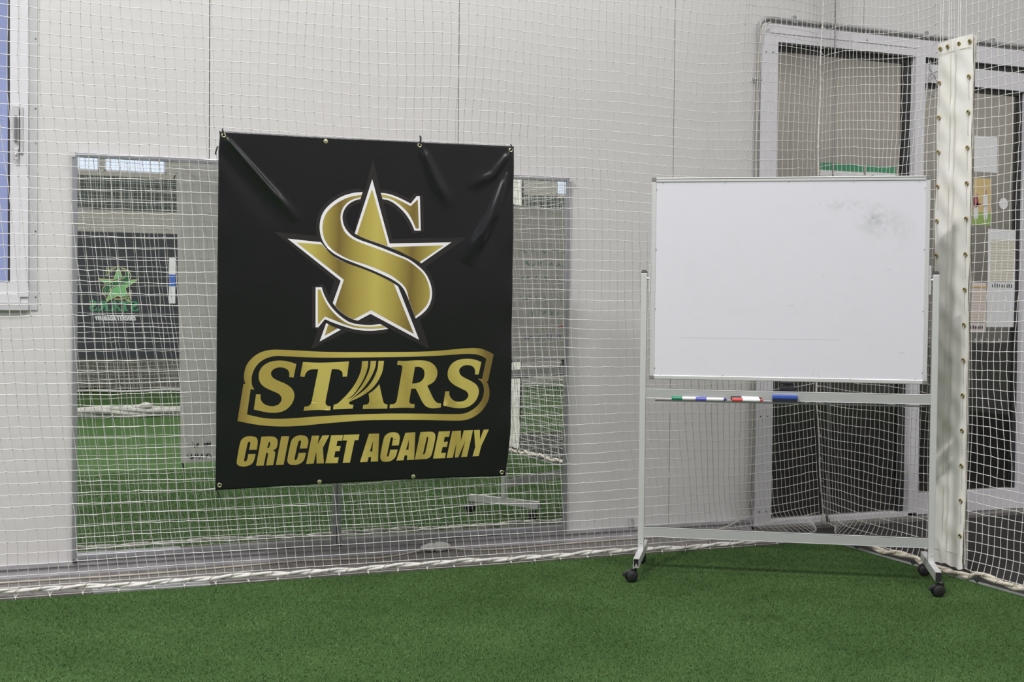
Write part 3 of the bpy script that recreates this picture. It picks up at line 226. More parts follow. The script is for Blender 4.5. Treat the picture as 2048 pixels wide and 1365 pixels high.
# ------------------------------------------------------------------ mesh helpers
def link(name, verts, faces, m, parent=None, smooth=False, mats=None, fmat=None):
    me = bpy.data.meshes.new(name)
    me.from_pydata([tuple(v) for v in verts], [], [tuple(f) for f in faces])
    for q in (mats or [m]): me.materials.append(MATS[q])
    if fmat is not None: me.polygons.foreach_set('material_index', fmat)
    if smooth: me.polygons.foreach_set('use_smooth', [True]*len(me.polygons))
    me.update()
    o = bpy.data.objects.new(name, me); COL.objects.link(o)
    if parent: o.parent = parent
    return o
class MB:
    """collects shapes into one mesh"""
    def __init__(s): s.v = []; s.f = []; s.m = []
    def add(s, v, f, mi=0):
        k = len(s.v); s.v += [tuple(p) for p in v]; s.f += [tuple(i+k for i in q) for q in f]; s.m += [mi]*len(f); return s
    def box(s, x0, x1, y0, y1, z0, z1, mi=0, bev=0.0):
        if bev <= 0:
            v = [(x0,y0,z0),(x1,y0,z0),(x1,y1,z0),(x0,y1,z0),(x0,y0,z1),(x1,y0,z1),(x1,y1,z1),(x0,y1,z1)]
            return s.add(v, [(0,3,2,1),(4,5,6,7),(0,1,5,4),(1,2,6,5),(2,3,7,6),(3,0,4,7)], mi)
        bm = bmesh.new(); bmesh.ops.create_cube(bm, size=1)
        for q in bm.verts: q.co = Vector(((x0+x1)/2+q.co.x*(x1-x0), (y0+y1)/2+q.co.y*(y1-y0), (z0+z1)/2+q.co.z*(z1-z0)))
        bmesh.ops.bevel(bm, geom=list(bm.edges), offset=bev, segments=2, affect='EDGES', profile=.5)
        return s.bm(bm, mi)
    def bm(s, bm, mi=0):
        bm.verts.index_update(); s.add([q.co[:] for q in bm.verts], [[q.index for q in f.verts] for f in bm.faces], mi); bm.free(); return s
    def tube(s, pts, r, n=8, mi=0, cap=True):
        P = [Vector(p) for p in pts]; R = r if isinstance(r, (list, tuple)) else [r]*len(P)
        rings = []; up = None
        for i, p in enumerate(P):
            t = (P[min(i+1, len(P)-1)]-P[max(i-1, 0)]).normalized()
            if up is None:
                a = Vector((0,0,1)) if abs(t.z) < .9 else Vector((1,0,0)); up = (a-t*a.dot(t)).normalized()
            else: up = (up-t*up.dot(t)).normalized()
            w = t.cross(up)
            rings.append([p+(up*math.cos(2*PI*k/n)+w*math.sin(2*PI*k/n))*R[i] for k in range(n)])
        v = [q for rg in rings for q in rg]; f = []
        for i in range(len(P)-1):
            for k in range(n): f.append((i*n+k, i*n+(k+1) % n, (i+1)*n+(k+1) % n, (i+1)*n+k))
        if cap: f.append(tuple(range(n-1, -1, -1))); f.append(tuple((len(P)-1)*n+k for k in range(n)))
        return s.add(v, f, mi)
    def lathe(s, prof, c, axis, n=24, mi=0):
        """prof: (radius, along) pairs"""
        a = Vector(axis).normalized(); u = a.orthogonal().normalized(); w = a.cross(u); c = Vector(c)
        v = []; f = []
        for (r, h) in prof:
            for k in range(n): v.append(c+a*h+(u*math.cos(2*PI*k/n)+w*math.sin(2*PI*k/n))*r)
        for i in range(len(prof)-1):
            for k in range(n): f.append((i*n+k, i*n+(k+1) % n, (i+1)*n+(k+1) % n, (i+1)*n+k))
        f.append(tuple(range(n-1, -1, -1))); f.append(tuple((len(prof)-1)*n+k for k in range(n)))
        return s.add(v, f, mi)
    def ball(s, c, r, mi=0, sub=1, sc=(1,1,1)):
        bm = bmesh.new(); bmesh.ops.create_icosphere(bm, subdivisions=sub, radius=r)
        for q in bm.verts: q.co = Vector((c[0]+q.co.x*sc[0], c[1]+q.co.y*sc[1], c[2]+q.co.z*sc[2]))
        return s.bm(bm, mi)
    def torus(s, c, axis, R, r, n=18, k=8, mi=0):
        a = Vector(axis).normalized(); u = a.orthogonal().normalized(); w = a.cross(u); c = Vector(c); v = []; f = []
        for i in range(n):
            d = u*math.cos(2*PI*i/n)+w*math.sin(2*PI*i/n)
            for j in range(k): v.append(c+d*(R+r*math.cos(2*PI*j/k))+a*r*math.sin(2*PI*j/k))
        for i in range(n):
            for j in range(k): f.append((i*k+j, ((i+1) % n)*k+j, ((i+1) % n)*k+(j+1) % k, i*k+(j+1) % k))
        return s.add(v, f, mi)
    def build(s, name, m, parent=None, smooth=False):
        ms = m if isinstance(m, (list, tuple)) else [m]
        o = link(name, s.v, s.f, ms[0], parent, False, ms, s.m)
        if smooth:
            me = o.data
            bm = bmesh.new(); bm.from_mesh(me)
            for f in bm.faces: f.smooth = True
            for e in bm.edges: e.smooth = len(e.link_faces) != 2 or e.calc_face_angle(0) < .7
            bm.to_mesh(me); bm.free()
        return o
def tag(o, label=None, cat=None, group=None, kind=None):
    if label: o['label'] = label
    if cat: o['category'] = cat
    if group: o['group'] = group
    if kind: o['kind'] = kind
    return o
def thing(name, loc, label, cat, group=None, rz=0):
    o = bpy.data.objects.new(name, None); COL.objects.link(o); o.location = loc; o.rotation_euler = (0, 0, rz); o.empty_display_size = .1
    return tag(o, label, cat, group)
def struct(o, label, cat): return tag(o, label, cat, None, 'structure')
def fillpoly(contours):
    """triangulated flat shape from an outline and holes: 2-D points, triangles"""
    pts = [p for c in contours for p in c]
    tr = tessellate_polygon([[Vector((p[0], p[1], 0)) for p in c] for c in contours])
    return pts, tr

# ------------------------------------------------------------------ floors
def lbox(name, rects, z0, z1, m, label, cat):
    b = MB()
    for (x0, x1, y0, y1) in rects: b.box(x0, x1, y0, y1, z0, z1)
    return struct(b.build(name, m), label, cat)
TE = -.472           # turf edge in front of the back wall
TX = 4.062           # turf edge along the side net
lbox('floor', [(-9, TX, -13, TE), (TX, 11, -13, -5.25)], -.03, 0, 'turf', 'green artificial turf floor of the practice lane', 'floor')
lbox('floor_concrete', [(-9, TX, TE, .1)], -.03, -.006, 'concrete', 'grey concrete strip between turf and back wall', 'floor')
lbox('floor_carpet', [(TX, 11, -5.25, 3.2), (3.5, TX, .1, 3.2)], -.03, -.006, 'carpet_dark', 'dark carpeted walkway beyond the side net', 'floor')

# short pile of the turf where one sees it from close by: uncountable, one object
N = 300000
x = nrg.uniform(-1.0, TX-.022, N); y = nrg.uniform(-3.45, TE-.011, N)
keep = np.ones(N, bool)
BC = np.array([3.304, -1.180]); BA = math.radians(-32.973)
cb, sb = math.cos(BA), math.sin(BA)
lx = (x-BC[0])*cb+(y-BC[1])*sb; ly = -(x-BC[0])*sb+(y-BC[1])*cb
keep &= ~((np.abs(np.abs(lx)-.640) < .045) & (np.abs(np.abs(ly)-.216) < .05))
x = x[keep]; y = y[keep]; N = len(x)
ang = nrg.uniform(0, 2*PI, N); hgt = nrg.uniform(.004, .009, N); wid = nrg.uniform(.0010, .0019, N)
lean = nrg.normal(0, .0055, (N, 2))
V = np.zeros((N, 3, 3), np.float32)
V[:, 0] = np.c_[x-np.cos(ang)*wid, y-np.sin(ang)*wid, np.full(N, -.001)]
V[:, 1] = np.c_[x+np.cos(ang)*wid, y+np.sin(ang)*wid, np.full(N, -.001)]
V[:, 2] = np.c_[np.clip(x+lean[:, 0], -2, TX-.02), np.minimum(y+lean[:, 1], TE-.010), hgt]
me = bpy.data.meshes.new('turf_pile'); me.vertices.add(N*3); me.vertices.foreach_set('co', V.ravel())
me.loops.add(N*3); me.loops.foreach_set('vertex_index', np.arange(N*3, dtype=np.int32))
me.polygons.add(N); me.polygons.foreach_set('loop_start', np.arange(0, N*3, 3, dtype=np.int32)); me.polygons.foreach_set('loop_total', np.full(N, 3, np.int32))
me.materials.append(MATS['turf_blade']); me.update(); me.validate()
o = bpy.data.objects.new('turf_pile', me); COL.objects.link(o)
tag(o, 'short green pile of the artificial turf in front of the net', 'grass', kind='stuff')

# ------------------------------------------------------------------ back wall: sandwich panels with dark joints, openings for window and doors
P0, PW = .9855, 1.2031
WIN = (-1.5, .213, 1.19, 3.3)
DOOR = (3.925, 5.90, -.05, 2.735)
def subtract(rects, h):
    out = []
    for (a, b, c, d) in rects:
        if h[0] >= b or h[1] <= a or h[2] >= d or h[3] <= c: out.append((a, b, c, d)); continue
        if a < h[0]: out.append((a, h[0], c, d))
        if b > h[1]: out.append((h[1], b, c, d))
        x0, x1 = max(a, h[0]), min(b, h[1])
        if c < h[2]: out.append((x0, x1, c, h[2]))
        if d > h[3]: out.append((x0, x1, h[3], d))
    return out
wb = MB()
for k in range(-9, 9):
    a = P0+PW*k+.002; b_ = P0+PW*(k+1)-.002
    rs = subtract(subtract([(a, b_, -.03, 6.2)], WIN), DOOR)
    for (x0, x1, z0, z1) in rs: wb.box(x0, x1, 0, .10, z0, z1, 0)
for (x0, x1, z0, z1) in subtract(subtract([(-9.8, 11.8, -.03, 6.2)], WIN), DOOR): wb.box(x0, x1, .006, .099, z0, z1, 1)
struct(wb.build('wall_back', ['panel_white', 'seam_dark']), 'white insulated panel wall with thin vertical joints', 'wall')
# aluminium base channel
bb = MB()
bb.box(-9, 3.90, -.018, -.001, .034, .050, 0); bb.box(-9, 3.90, -.008, -.001, .022, .034, 0); bb.box(-9, 3.90, -.010, -.001, -.006, .022, 0); bb.box(-9, 3.90, -.022, -.010, -.006, -.002, 0)
struct(bb.build('baseboard_back', ['alu_base', 'seam_dark']), 'aluminium base channel along the foot of the panel wall', 'baseboard')
kb = MB(); kb.box(-9, .44, TE, TE+.062, -.006, .008, 0); kb.box(.445, .92, TE, TE+.062, -.006, .010, 1); kb.box(.925, TX-.02, TE, TE+.062, -.006, .008, 0)  # lighter middle length: a reflection on the kerb put into its colour
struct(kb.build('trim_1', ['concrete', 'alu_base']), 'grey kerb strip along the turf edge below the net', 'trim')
kb = MB(); kb.box(TX, TX+.035, -5.25, TE, -.006, .002, 0); kb.box(TX-.004, TX+.004, -5.25, TE-.03, .0, .007, 1)
struct(kb.build('trim_2', ['rubber_black', 'conduit_grey']), 'black edging strip along the turf under the side net', 'trim')
# the hall around
b = MB(); b.box(-9.1, -9, -13.1, .1, -.03, 6.2); struct(b.build('wall_left', 'side_wall'), 'pale side wall of the hall', 'wall')
b = MB(); b.box(11, 11.1, -13.1, .1, -.03, 6.2); struct(b.build('wall_right', 'side_wall'), 'pale side wall beyond the walkway', 'wall')
b = MB(); b.box(-9.1, 11.1, -13.1, .1, 6.1, 6.2); struct(b.build('ceiling', 'ceiling_white'), 'white ceiling of the sports hall', 'ceiling')
fw = MB()
wins = [(-4.5, -1.6, 3.02, 4.3), (-1.5, 1.617, 3.02, 4.3), (1.663, 2.522, 3.02, 4.3), (8.60, 10.6, 2.98, 4.3)]
rs = [(-9.1, 11.1, -.03, 6.2)]
for w in wins: rs = subtract(rs, w)
for (x0, x1, z0, z1) in rs: fw.box(x0, x1, -13.1, -13, z0, z1, 0)
fw.box(-9, 11, -13, -12.98, 2.5, 2.96, 1)
mat('band_green', (.11, .13, .12), .8, noise=.3, nscale=20)
struct(fw.build('wall_far', ['far_wall', 'band_green']), 'beige far wall of the hall seen in the mirror', 'wall')
for k, w in enumerate(wins):
    b = MB(); t = .03
    b.box(w[0], w[1], -13.08, -13.03, w[2], w[2]+t); b.box(w[0], w[1], -13.08, -13.03, w[3]-t, w[3])
    b.box(w[0], w[0]+t, -13.08, -13.03, w[2], w[3]); b.box(w[1]-t, w[1], -13.08, -13.03, w[2], w[3])
    fr = struct(b.build('window_%d' % (k+2), 'white_frame'), ['', 'bright clerestory window high on the far wall', 'narrow bright clerestory window seen in the mirror', ''][k] or 'bright window high on the far wall', 'window')
    g = MB(); g.box(w[0]+t, w[1]-t, -13.058, -13.052, w[2]+t, w[3]-t); g.build('pane', 'glass_window', fr)

# ------------------------------------------------------------------ window at the left
wf = MB()
wf.box(.140, .213, -.012, .06, 1.277, 3.3); wf.box(-1.5, .213, -.012, .06, 1.19, 1.277); wf.box(.180, .213, -.020, -.012, 1.215, 3.3); wf.box(-1.5, .180, -.020, -.012, 1.19, 1.225)
wf.box(-1.5, -1.4, -.012, .06, 1.277, 3.3); wf.box(-1.4, .14, -.012, .06, 3.22, 3.3)
w1 = struct(wf.build('window_1', 'white_frame'), 'white aluminium window at the left edge of the wall', 'window')
b = MB(); b.box(.213, .251, -.006, -.0005, 1.157, 3.3); b.box(-1.5, .213, -.022, -.0005, 1.157, 1.190)
for z in (1.215, 1.50, 1.88, 2.03, 2.33): b.ball((.243, -.007, z), .004, 1)
b.build('surround', ['side_flash', 'steel_grey'], w1)
b = MB(); b.box(.132, .140, .000, .035, 1.277, 3.22); b.box(-1.4, .132, .000, .035, 1.270, 1.279); b.build('gasket', 'dark_bronze', w1)
b = MB(); b.box(-1.4, .134, .02, .026, 1.277, 3.22); b.build('pane', 'glass_tinted', w1)
b = MB(); b.box(.150, .176, -.030, -.012, 1.845, 2.035, 0, .003); b.box(.180, .192, -.030, -.020, 1.83, 2.03, 0, .002); b.box(.152, .172, -.040, -.03, 1.80, 1.85, 0, .003); b.box(.157, .168, -.050, -.03, 1.88, 1.99, 1, .003); b.ball((.162, -.044, 1.825), .007, 2)
b.build('lock', ['side_flash', 'steel_grey', 'alu_bright'], w1)

# ------------------------------------------------------------------ glazed doors at the right and the dim room behind
df = MB()
df.box(3.909, 4.018, -.022, .07, -.006, 2.64); df.box(3.909, 4.975, -.022, .07, 2.64, 2.735)
df.box(4.945, 5.012, -.022, .07, .03, 2.64); df.box(4.018, 4.945, -.022, .07, -.016, .036)
df.box(3.96, 4.945, -.026, -.022, 2.685, 2.690)
for (px, pz) in ((3.94, .61), (3.985, .61), (3.94, 2.58), (3.985, 2.58), (3.94, .09), (3.985, .09), (4.6, 2.70)): df.ball((px, -.023, pz), .005, 1)
d1 = struct(df.build('door_1', ['white_frame', 'steel_grey']), 'white framed glass door leaf behind the corner of the net', 'door')
b = MB(); b.box(4.018, 4.945, .026, .06, 2.605, 2.640); b.box(4.905, 4.945, .02, .06, .036, 2.605); b.build('gasket', 'dark_bronze', d1)
b = MB(); b.box(4.018, 4.925, .040, .046, .036, 2.62); b.build('pane', 'glass_door', d1)
df = MB()
df.box(4.975, 5.90, -.022, .07, 2.64, 2.735); df.box(5.012, 5.90, -.010, .06, 2.50, 2.605); df.box(5.012, 5.762, -.010, .06, .016, .136); df.box(5.012, 5.03, .0, .06, .136, 2.50)
df.box(5.762, 5.90, -.022, .07, .016, 2.50); df.box(5.012, 5.90, .0, .06, 2.605, 2.64, 1)
d2 = struct(df.build('door_2', ['white_frame', 'dark_bronze']), 'white framed glass door leaf behind the padded net', 'door')
b = MB(); b.box(5.03, 5.762, .012, .05, 2.475, 2.50); b.box(5.735, 5.762, .012, .05, .136, 2.475); b.build('gasket', 'dark_bronze', d2)
b = MB(); b.box(5.03, 5.755, .022, .028, .136, 2.49); b.build('pane', 'glass_door', d2)
b = MB(); b.box(3.909, 5.9, -.10, .10, -.006, .012); struct(b.build('trim_3', 'concrete'), 'grey threshold below the glass doors', 'trim')
b = MB(); b.box(3.4, 10, 1.75, 1.85, -.03, 3.2, 0); b.box(3.4, 10, 1.735, 1.75, -.006, .95, 1)
struct(b.build('wall_room', ['room_beige', 'room_dark']), 'beige wall with dark lower part behind the glass doors', 'wall')
b = MB(); b.box(3.4, 3.5, .1, 1.75, -.03, 3.2); b.box(9.9, 10, .1, 1.75, -.03, 3.2); b.box(3.4, 10, .1, 1.85, 3.2, 3.25)
struct(b.build('ceiling_room', 'room_beige'), 'ceiling and ends of the dim room behind the doors', 'ceiling')

b = MB()
for k, px in enumerate((5.405, 5.452, 5.497, 5.542, 5.585, 5.628)):
    b.tube([(px+rnd.uniform(-.008, .008), .0215, 1.005+.009*q) for q in range(4)], .0022, 5); b.tube([(px-.006, .0215, 1.012+.010*(k % 2)), (px+.008, .0215, 1.014+.008*(k % 3))], .0022, 5)
b.build('faint_lettering', 'side_flash', d2)
# notices taped on the glass
def sheet(name, x0, x1, z0, z1, y, m, label, cat='notice', bow=0.0):
    t = thing(name, ((x0+x1)/2, y, z0), label, cat)
    w = x1-x0; h = z1-z0; v = []; f = []
    n = 8
    for s in (0, 1):
        for i in range(n+1):
            for j in (0, 1):
                u = i/n; v.append((-w/2+w*j, -bow*math.sin(u*PI)-.0012*(1-s), h*u))
    k = 2*(n+1)
    for i in range(n):
        f.append((2*i, 2*i+1, 2*i+3, 2*i+2)); f.append((k+2*i, k+2*i+2, k+2*i+3, k+2*i+1))
        f += [(2*i, 2*i+2, k+2*i+2, k+2*i), (2*i+1, k+2*i+1, k+2*i+3, 2*i+3)]
    f += [(0, k, k+1, 1), (2*n, 2*n+1, k+2*n+1, k+2*n)]
    link('paper_sheet', v, f, m, t)
    return t, w, h
GY = .0195
t, w, h = sheet('notice', 5.385, 5.585, 2.012, 2.222, GY, 'paper', 'blank white notice on the glass door, the topmost of the papers')
t, w, h = sheet('cricket_poster', 5.345, 5.545, 1.700, 1.975, GY, 'paper_tan', 'tan poster showing two cricket players on the glass door', 'poster')
b = MB(); b.box(-w/2, w/2, -.0018, -.0013, 0, .075)
b.build('printed_grass', 'grass_print', t)
def blob(b, cx, cz, rx, rz, n=14): b.add([(cx+rx*math.cos(2*PI*k/n), -.0026, cz+rz*math.sin(2*PI*k/n)) for k in range(n)], [tuple(range(n))])
b = MB(); blob(b, -.015, .135, .020, .034); blob(b, .005, .120, .024, .008); b.build('printed_shirt', 'figure_red', t)
b = MB(); blob(b, .055, .145, .019, .042); blob(b, .051, .075, .008, .045); blob(b, .067, .075, .008, .045); blob(b, -.022, .070, .008, .040); blob(b, -.004, .072, .008, .040); b.build('printed_whites', 'paper', t)
b = MB(); blob(b, -.010, .175, .010, .013); blob(b, .058, .195, .010, .013); b.build('printed_heads', 'skin_tone', t)
t, w, h = sheet('price_list', 5.527, 5.745, 1.100, 1.680, GY, 'paper', 'long white list hanging on the glass door, under the round sticker', bow=.004)
b = MB(); b.box(-w/2+.02, w/2-.02, -.0066, -.006, .27, h-.06); b.build('printed_rows', 'list_rows', t)
b = MB()
for k in range(9): b.box(-.075+k*.018, -.075+k*.018+rnd.uniform(.005, .010), -.0064, -.0058, .235, .235+rnd.uniform(.016, .026))
b.build('printed_marks', 'ink_black', t)
t, w, h = sheet('notice', 5.366, 5.522, 1.068, 1.362, GY, 'paper_pink', 'pale pink list on the glass door beside the padded post', bow=.003)
b = MB(); b.box(-w/2+.01, w/2-.01, -.0056, -.0048, .06, h-.04); b.build('printed_rows', 'list_rows_pink', t)
b = MB(); b.box(-w/2+.005, w/2-.005, -.0056, -.0048, h-.03, h-.02); b.build('printed_band', 'paper_tan', t)
b = MB()
for k in range(7): b.box(-.055+k*.017, -.055+k*.017+rnd.uniform(.005, .010), -.0056, -.0045, .022, .022+rnd.uniform(.012, .02))
b.build('printed_marks', 'ink_black', t)
b = MB(); b.lathe([(.001, 0), (.033, 0), (.033, .0012), (.001, .0012)], (0, 0, 0), (0, -1, 0), 32); o = b.build('door_sticker', 'paper'); o.location = (5.640, GY, 1.833)
tag(o, 'round pale sticker on the glass door right of the poster', 'sticker')
t, w, h = sheet('club_notice', 4.345, 4.640, 1.72, 2.012, .0385, 'paper', 'wide green and white notice on the glass just above the whiteboard', 'notice')
b = MB(); b.box(-w/2, w/2, -.002, -.0013, h-.040, h); b.box(-w/2, w/2, -.002, -.0013, .0, h-.075); b.build('printed_bands', 'paper_green', t)
t, w, h = sheet('club_notice', 4.655, 4.862, 1.72, 2.012, .0385, 'paper', 'smaller green topped notice with a dark photo, above the whiteboard', 'notice')
b = MB(); b.box(-w/2, w/2, -.002, -.0013, h-.036, h); b.build('printed_band', 'paper_green', t)
b = MB(); b.add([(-.085, -.0022, h-.085), (-.09, -.0022, h-.065), (-.06, -.0022, h-.052), (-.03, -.0022, h-.058), (.02, -.0022, h-.066), (.085, -.0022, h-.072), (.085, -.0022, .04), (-.08, -.0022, .04)], [(7, 6, 5, 4, 3, 2, 1, 0)]); b.build('printed_photo', 'far_black', t)

# ------------------------------------------------------------------ conduit, cables
def arc(c, r, a0, a1, n, pl): # pl: function (u,v)->point
    return [pl(c[0]+r*math.cos(a0+(a1-a0)*k/n), c[1]+r*math.sin(a0+(a1-a0)*k/n)) for k in range(n+1)]
t = thing('conduit_pipe', (3.90, -.016, .05), 'grey electrical conduit bent around the top of the door frame', 'pipe')
pl = lambda u, v: (u-3.90, 0, v-.05)
pts = [pl(3.896, .12), pl(3.896, 1.2), pl(3.896, 2.4)] + arc((3.966, 2.693), .070, PI, PI/2, 8, pl) + [pl(4.5, 2.763), pl(5.0, 2.760), pl(5.5, 2.762), pl(6.6, 2.765)]
MB().tube(pts, .0125, 12).build('pipe', 'conduit_grey', t, True)
for (px, pz) in ((3.896, 2.429), (3.896, .9), (4.12, 2.763), (5.02, 2.760), (5.5, 2.762)):
    b = MB(); v_ = px < 3.95
    if v_: b.box(px-3.90-.028, px-3.90+.015, -.014, .014, pz-.05-.007, pz-.05+.007, 0, .002); b.ball((px-3.90-.024, -.016, pz-.05), .005, 1)
    else: b.box(px-3.90-.007, px-3.90+.007, -.014, .014, pz-.05-.015, pz-.05+.028, 0, .002); b.ball((px-3.90, -.016, pz-.05+.024), .005, 1)
    b.build('pipe_clip', ['conduit_grey', 'alu_bright'], t)
t = thing('extension_cord', (2.07, -.05, 0), 'pale cord with a taped joint lying on the concrete behind the net', 'cord')
base = (2.07, -.05, 0)
path = [(-1.5,-.16,.0), (.1,-.12,0), (.71,-.135,0), (1.1,-.10,0), (1.40,-.075,0), (1.60,-.105,0), (1.77,-.125,0), (1.92,-.07,0), (2.02,-.05,.012), (2.12,-.05,.012), (2.25,-.09,0), (2.40,-.115,0), (2.75,-.09,0), (3.06,-.08,0), (3.45,-.06,.0), (3.66,-.04,.01), (3.80,-.034,.05), (3.855,-.034,.10), (3.866,-.037,.2), (3.872,-.047,.6), (3.866,-.048,1.0), (3.872,-.047,1.5), (3.870,-.048,2.2), (3.878,-.048,2.55), (3.90,-.048,2.70), (3.95,-.048,2.735)]
def spline(p, k=6):
    p = [Vector(q) for q in p]; out = []
    for i in range(len(p)-1):
        p0 = p[max(i-1, 0)]; p1 = p[i]; p2 = p[i+1]; p3 = p[min(i+2, len(p)-1)]
        d = (p2-p1).length; d0 = (p1-p0).length or d; d3 = (p3-p2).length or d
        m1 = (p2-p0)/(d+d0)*d; m2 = (p3-p1)/(d+d3)*d
        for q in range(k):
            t_ = q/k; a = 2*t_**3-3*t_**2+1
            out.append(p1*a+m1*(t_**3-2*t_**2+t_)+p2*(1-a)+m2*(t_**3-t_**2))
    out.append(p[-1]); return out
MB().tube([q-Vector(base) for q in spline(path)], .0042, 8).build('cord', 'cord_tan', t, True)
b = MB(); b.lathe([(.006, -.075), (.012, -.065), (.019, -.04), (.023, -.015), (.018, -.008), (.018, -.004), (.024, .002), (.025, .03), (.019, .055), (.009, .075)], (.0, 0, .019), (1, 0, 0), 14)
b.build('taped_joint', 'rope_white', t, True)
t = thing('cable_loop', (5.06, -.03, 2.42), 'coiled grey cable hanging beside the padded net at the door head', 'cable')
lp = [(-.02,0,.20), (-.03,0,.16), (.0,-.004,.12), (.028,-.006,.07), (.030,-.006,.03), (.005,-.006,.0), (-.03,-.004,.015), (-.040,0,.06), (-.030,0,.11), (.0,.0,.135), (.05,0,.14)]
MB().tube(spline(lp, 5), .0035, 8).build('cable', 'conduit_grey', t, True)
b = MB(); b.box(-.006, .012, -.004, .010, -.012, .030, 0, .002); b.ball((.003, -.008, .022), .006, 1); b.box(-.012, .018, -.010, 0.008, -.020, -.012, 1)
o = b.build('wall_bracket', ['side_flash', 'alu_bright']); o.location = (3.156, -.0155, .073); tag(o, 'small metal bracket at the foot of the wall right of the mirrors', 'bracket')
o = MB().tube([(0, 0, 0), (0, 0, 6.05)], .0048, 8).build('steel_cable', 'steel_grey'); o.location = (4.284, -.163, .03)
b = MB(); b.lathe([(.004, .20), (.010, .18), (.011, .06), (.006, .04)], (0, 0, 0), (0, 0, 1), 10); b.torus((0, 0, .02), (1, 0, .2), .016, .004)
b.build('turnbuckle', 'steel_grey', o); tag(o, 'taut grey steel cable standing in the corner of the net', 'cable')

# ------------------------------------------------------------------ mirrors
def mirror(x0, x1, label):
    z0, z1 = .052, 1.849
    t = thing('wall_mirror', ((x0+x1)/2, 0, z0), label, 'mirror', 'framed mirrors standing on the wall base')
    w = (x1-x0)/2; h = z1-z0; fwd = .022
    b = MB(); b.box(-w+fwd*.6, w-fwd*.6, -.018, -.004, .02, h-fwd*.6); b.build('mirror_pane', 'mirror', t)
    b = MB()
    for (a0, a1, c0, c1) in ((-w, -w+fwd, 0, h), (w-fwd, w, 0, h), (-w+fwd, w-fwd, h-fwd, h), (-w+fwd, w-fwd, 0, .030)):
        b.box(a0, a1, -.026, -.002, c0, c1, 0, .003)
        if a1-a0 < .1: b.box((a0+a1)/2-.003, (a0+a1)/2+.003, -.0285, -.0262, c0, c1)
        else: b.box(a0, a1, -.0285, -.0262, (c0+c1)/2-.003, (c0+c1)/2+.003)
    b.build('frame', 'alu_mirror', t)
    for sx in (-1, 1):
        b = MB(); b.box(sx*w-.012, sx*w+.012, -.033, -.0288, h-.024, h-.002, 0, .002); b.build('corner_cap', 'side_flash', t)
    b = MB(); b.box(-w+.002, -w+.022, -.036, -.0288, -.004, .012, 0, .002); b.ball((-w+.018, -.036, .010), .005, 1); b.build('clip', ['plastic_black', 'alu_bright'], t)
mirror(.393, 1.584, 'tall wall mirror showing the dark star banner across the hall')
mirror(1.586, 2.787, 'tall wall mirror showing the back of the whiteboard')

# ------------------------------------------------------------------ nets
def sstep(a, b, x):
    t = np.clip((x-a)/(b-a), 0, 1); return t*t*(3-2*t)
def polypath(poly, s):
    """points and unit tangents at arc fractions along a plan polyline"""
    P = np.array(poly, float); d = np.r_[0, np.cumsum(np.linalg.norm(np.diff(P, axis=0), axis=1))]
    q = s*d[-1]; return np.c_[np.interp(q, d, P[:, 0]), np.interp(q, d, P[:, 1])]
def netmesh(name, G, T, parent, r=.0016, knot=.0042, m='net_white', skip=None):
    """G[i,j] knots (columns i, rows j), T[i,j] horizontal tangents along the rows"""
    ni, nj = G.shape[:2]; vs = []; fs = []; base = 0
    Nn = np.stack([-T[..., 1], T[..., 0], np.zeros_like(T[..., 0])], -1); Tt = np.stack([T[..., 0], T[..., 1], np.zeros_like(T[..., 0])], -1)
    Z = np.zeros_like(G); Z[..., 2] = 1
    idx = np.arange(ni*nj*3).reshape(ni, nj, 3)
    for kind in (0, 1):
        A, B = (Tt, Nn) if kind == 0 else (Z, Nn)
        ring = np.stack([G+(A*math.cos(2*PI*k/3)+B*math.sin(2*PI*k/3))*r for k in range(3)], 2)
        vs.append(ring.reshape(-1, 3))
        a = (idx[:, :-1], idx[:, 1:]) if kind == 0 else (idx[:-1], idx[1:])
        for k in range(3):
            k2 = (k+1) % 3
            q = np.stack([a[0][..., k], a[0][..., k2], a[1][..., k2], a[1][..., k]], -1).reshape(-1, 4)+base
            fs.append(q)
        base += ni*nj*3
    quads = np.concatenate(fs)
    tris = None
    if knot:
        Kp = G.reshape(-1, 3); D = np.array([(1,0,0),(-1,0,0),(0,1,0),(0,-1,0),(0,0,1),(0,0,-1)], float)*knot
        vs.append((Kp[:, None]+D[None]).reshape(-1, 3))
        tri = np.array([(0,2,4),(2,1,4),(1,3,4),(3,0,4),(2,0,5),(1,2,5),(3,1,5),(0,3,5)])
        tris = (tri[None]+(np.arange(len(Kp))*6)[:, None, None]).reshape(-1, 3)+base
    V = np.concatenate(vs).astype(np.float32)
    nq = len(quads); nt_ = 0 if tris is None else len(tris)
    me = bpy.data.meshes.new(name); me.vertices.add(len(V)); me.vertices.foreach_set('co', V.ravel())
    li = quads.ravel() if tris is None else np.r_[quads.ravel(), tris.ravel()]
    me.loops.add(len(li)); me.loops.foreach_set('vertex_index', li.astype(np.int32)); me.polygons.add(nq+nt_)
    ls = np.r_[np.arange(nq)*4, nq*4+np.arange(nt_)*3]; lt = np.r_[np.full(nq, 4), np.full(nt_, 3)]
    me.polygons.foreach_set('loop_start', ls.astype(np.int32)); me.polygons.foreach_set('loop_total', lt.astype(np.int32))
    me.polygons.foreach_set('use_smooth', np.ones(nq+nt_, bool))
    me.materials.append(MATS[m]); me.update(); me.validate()
    o = bpy.data.objects.new(name, me); COL.objects.link(o); o.parent = parent
    return o
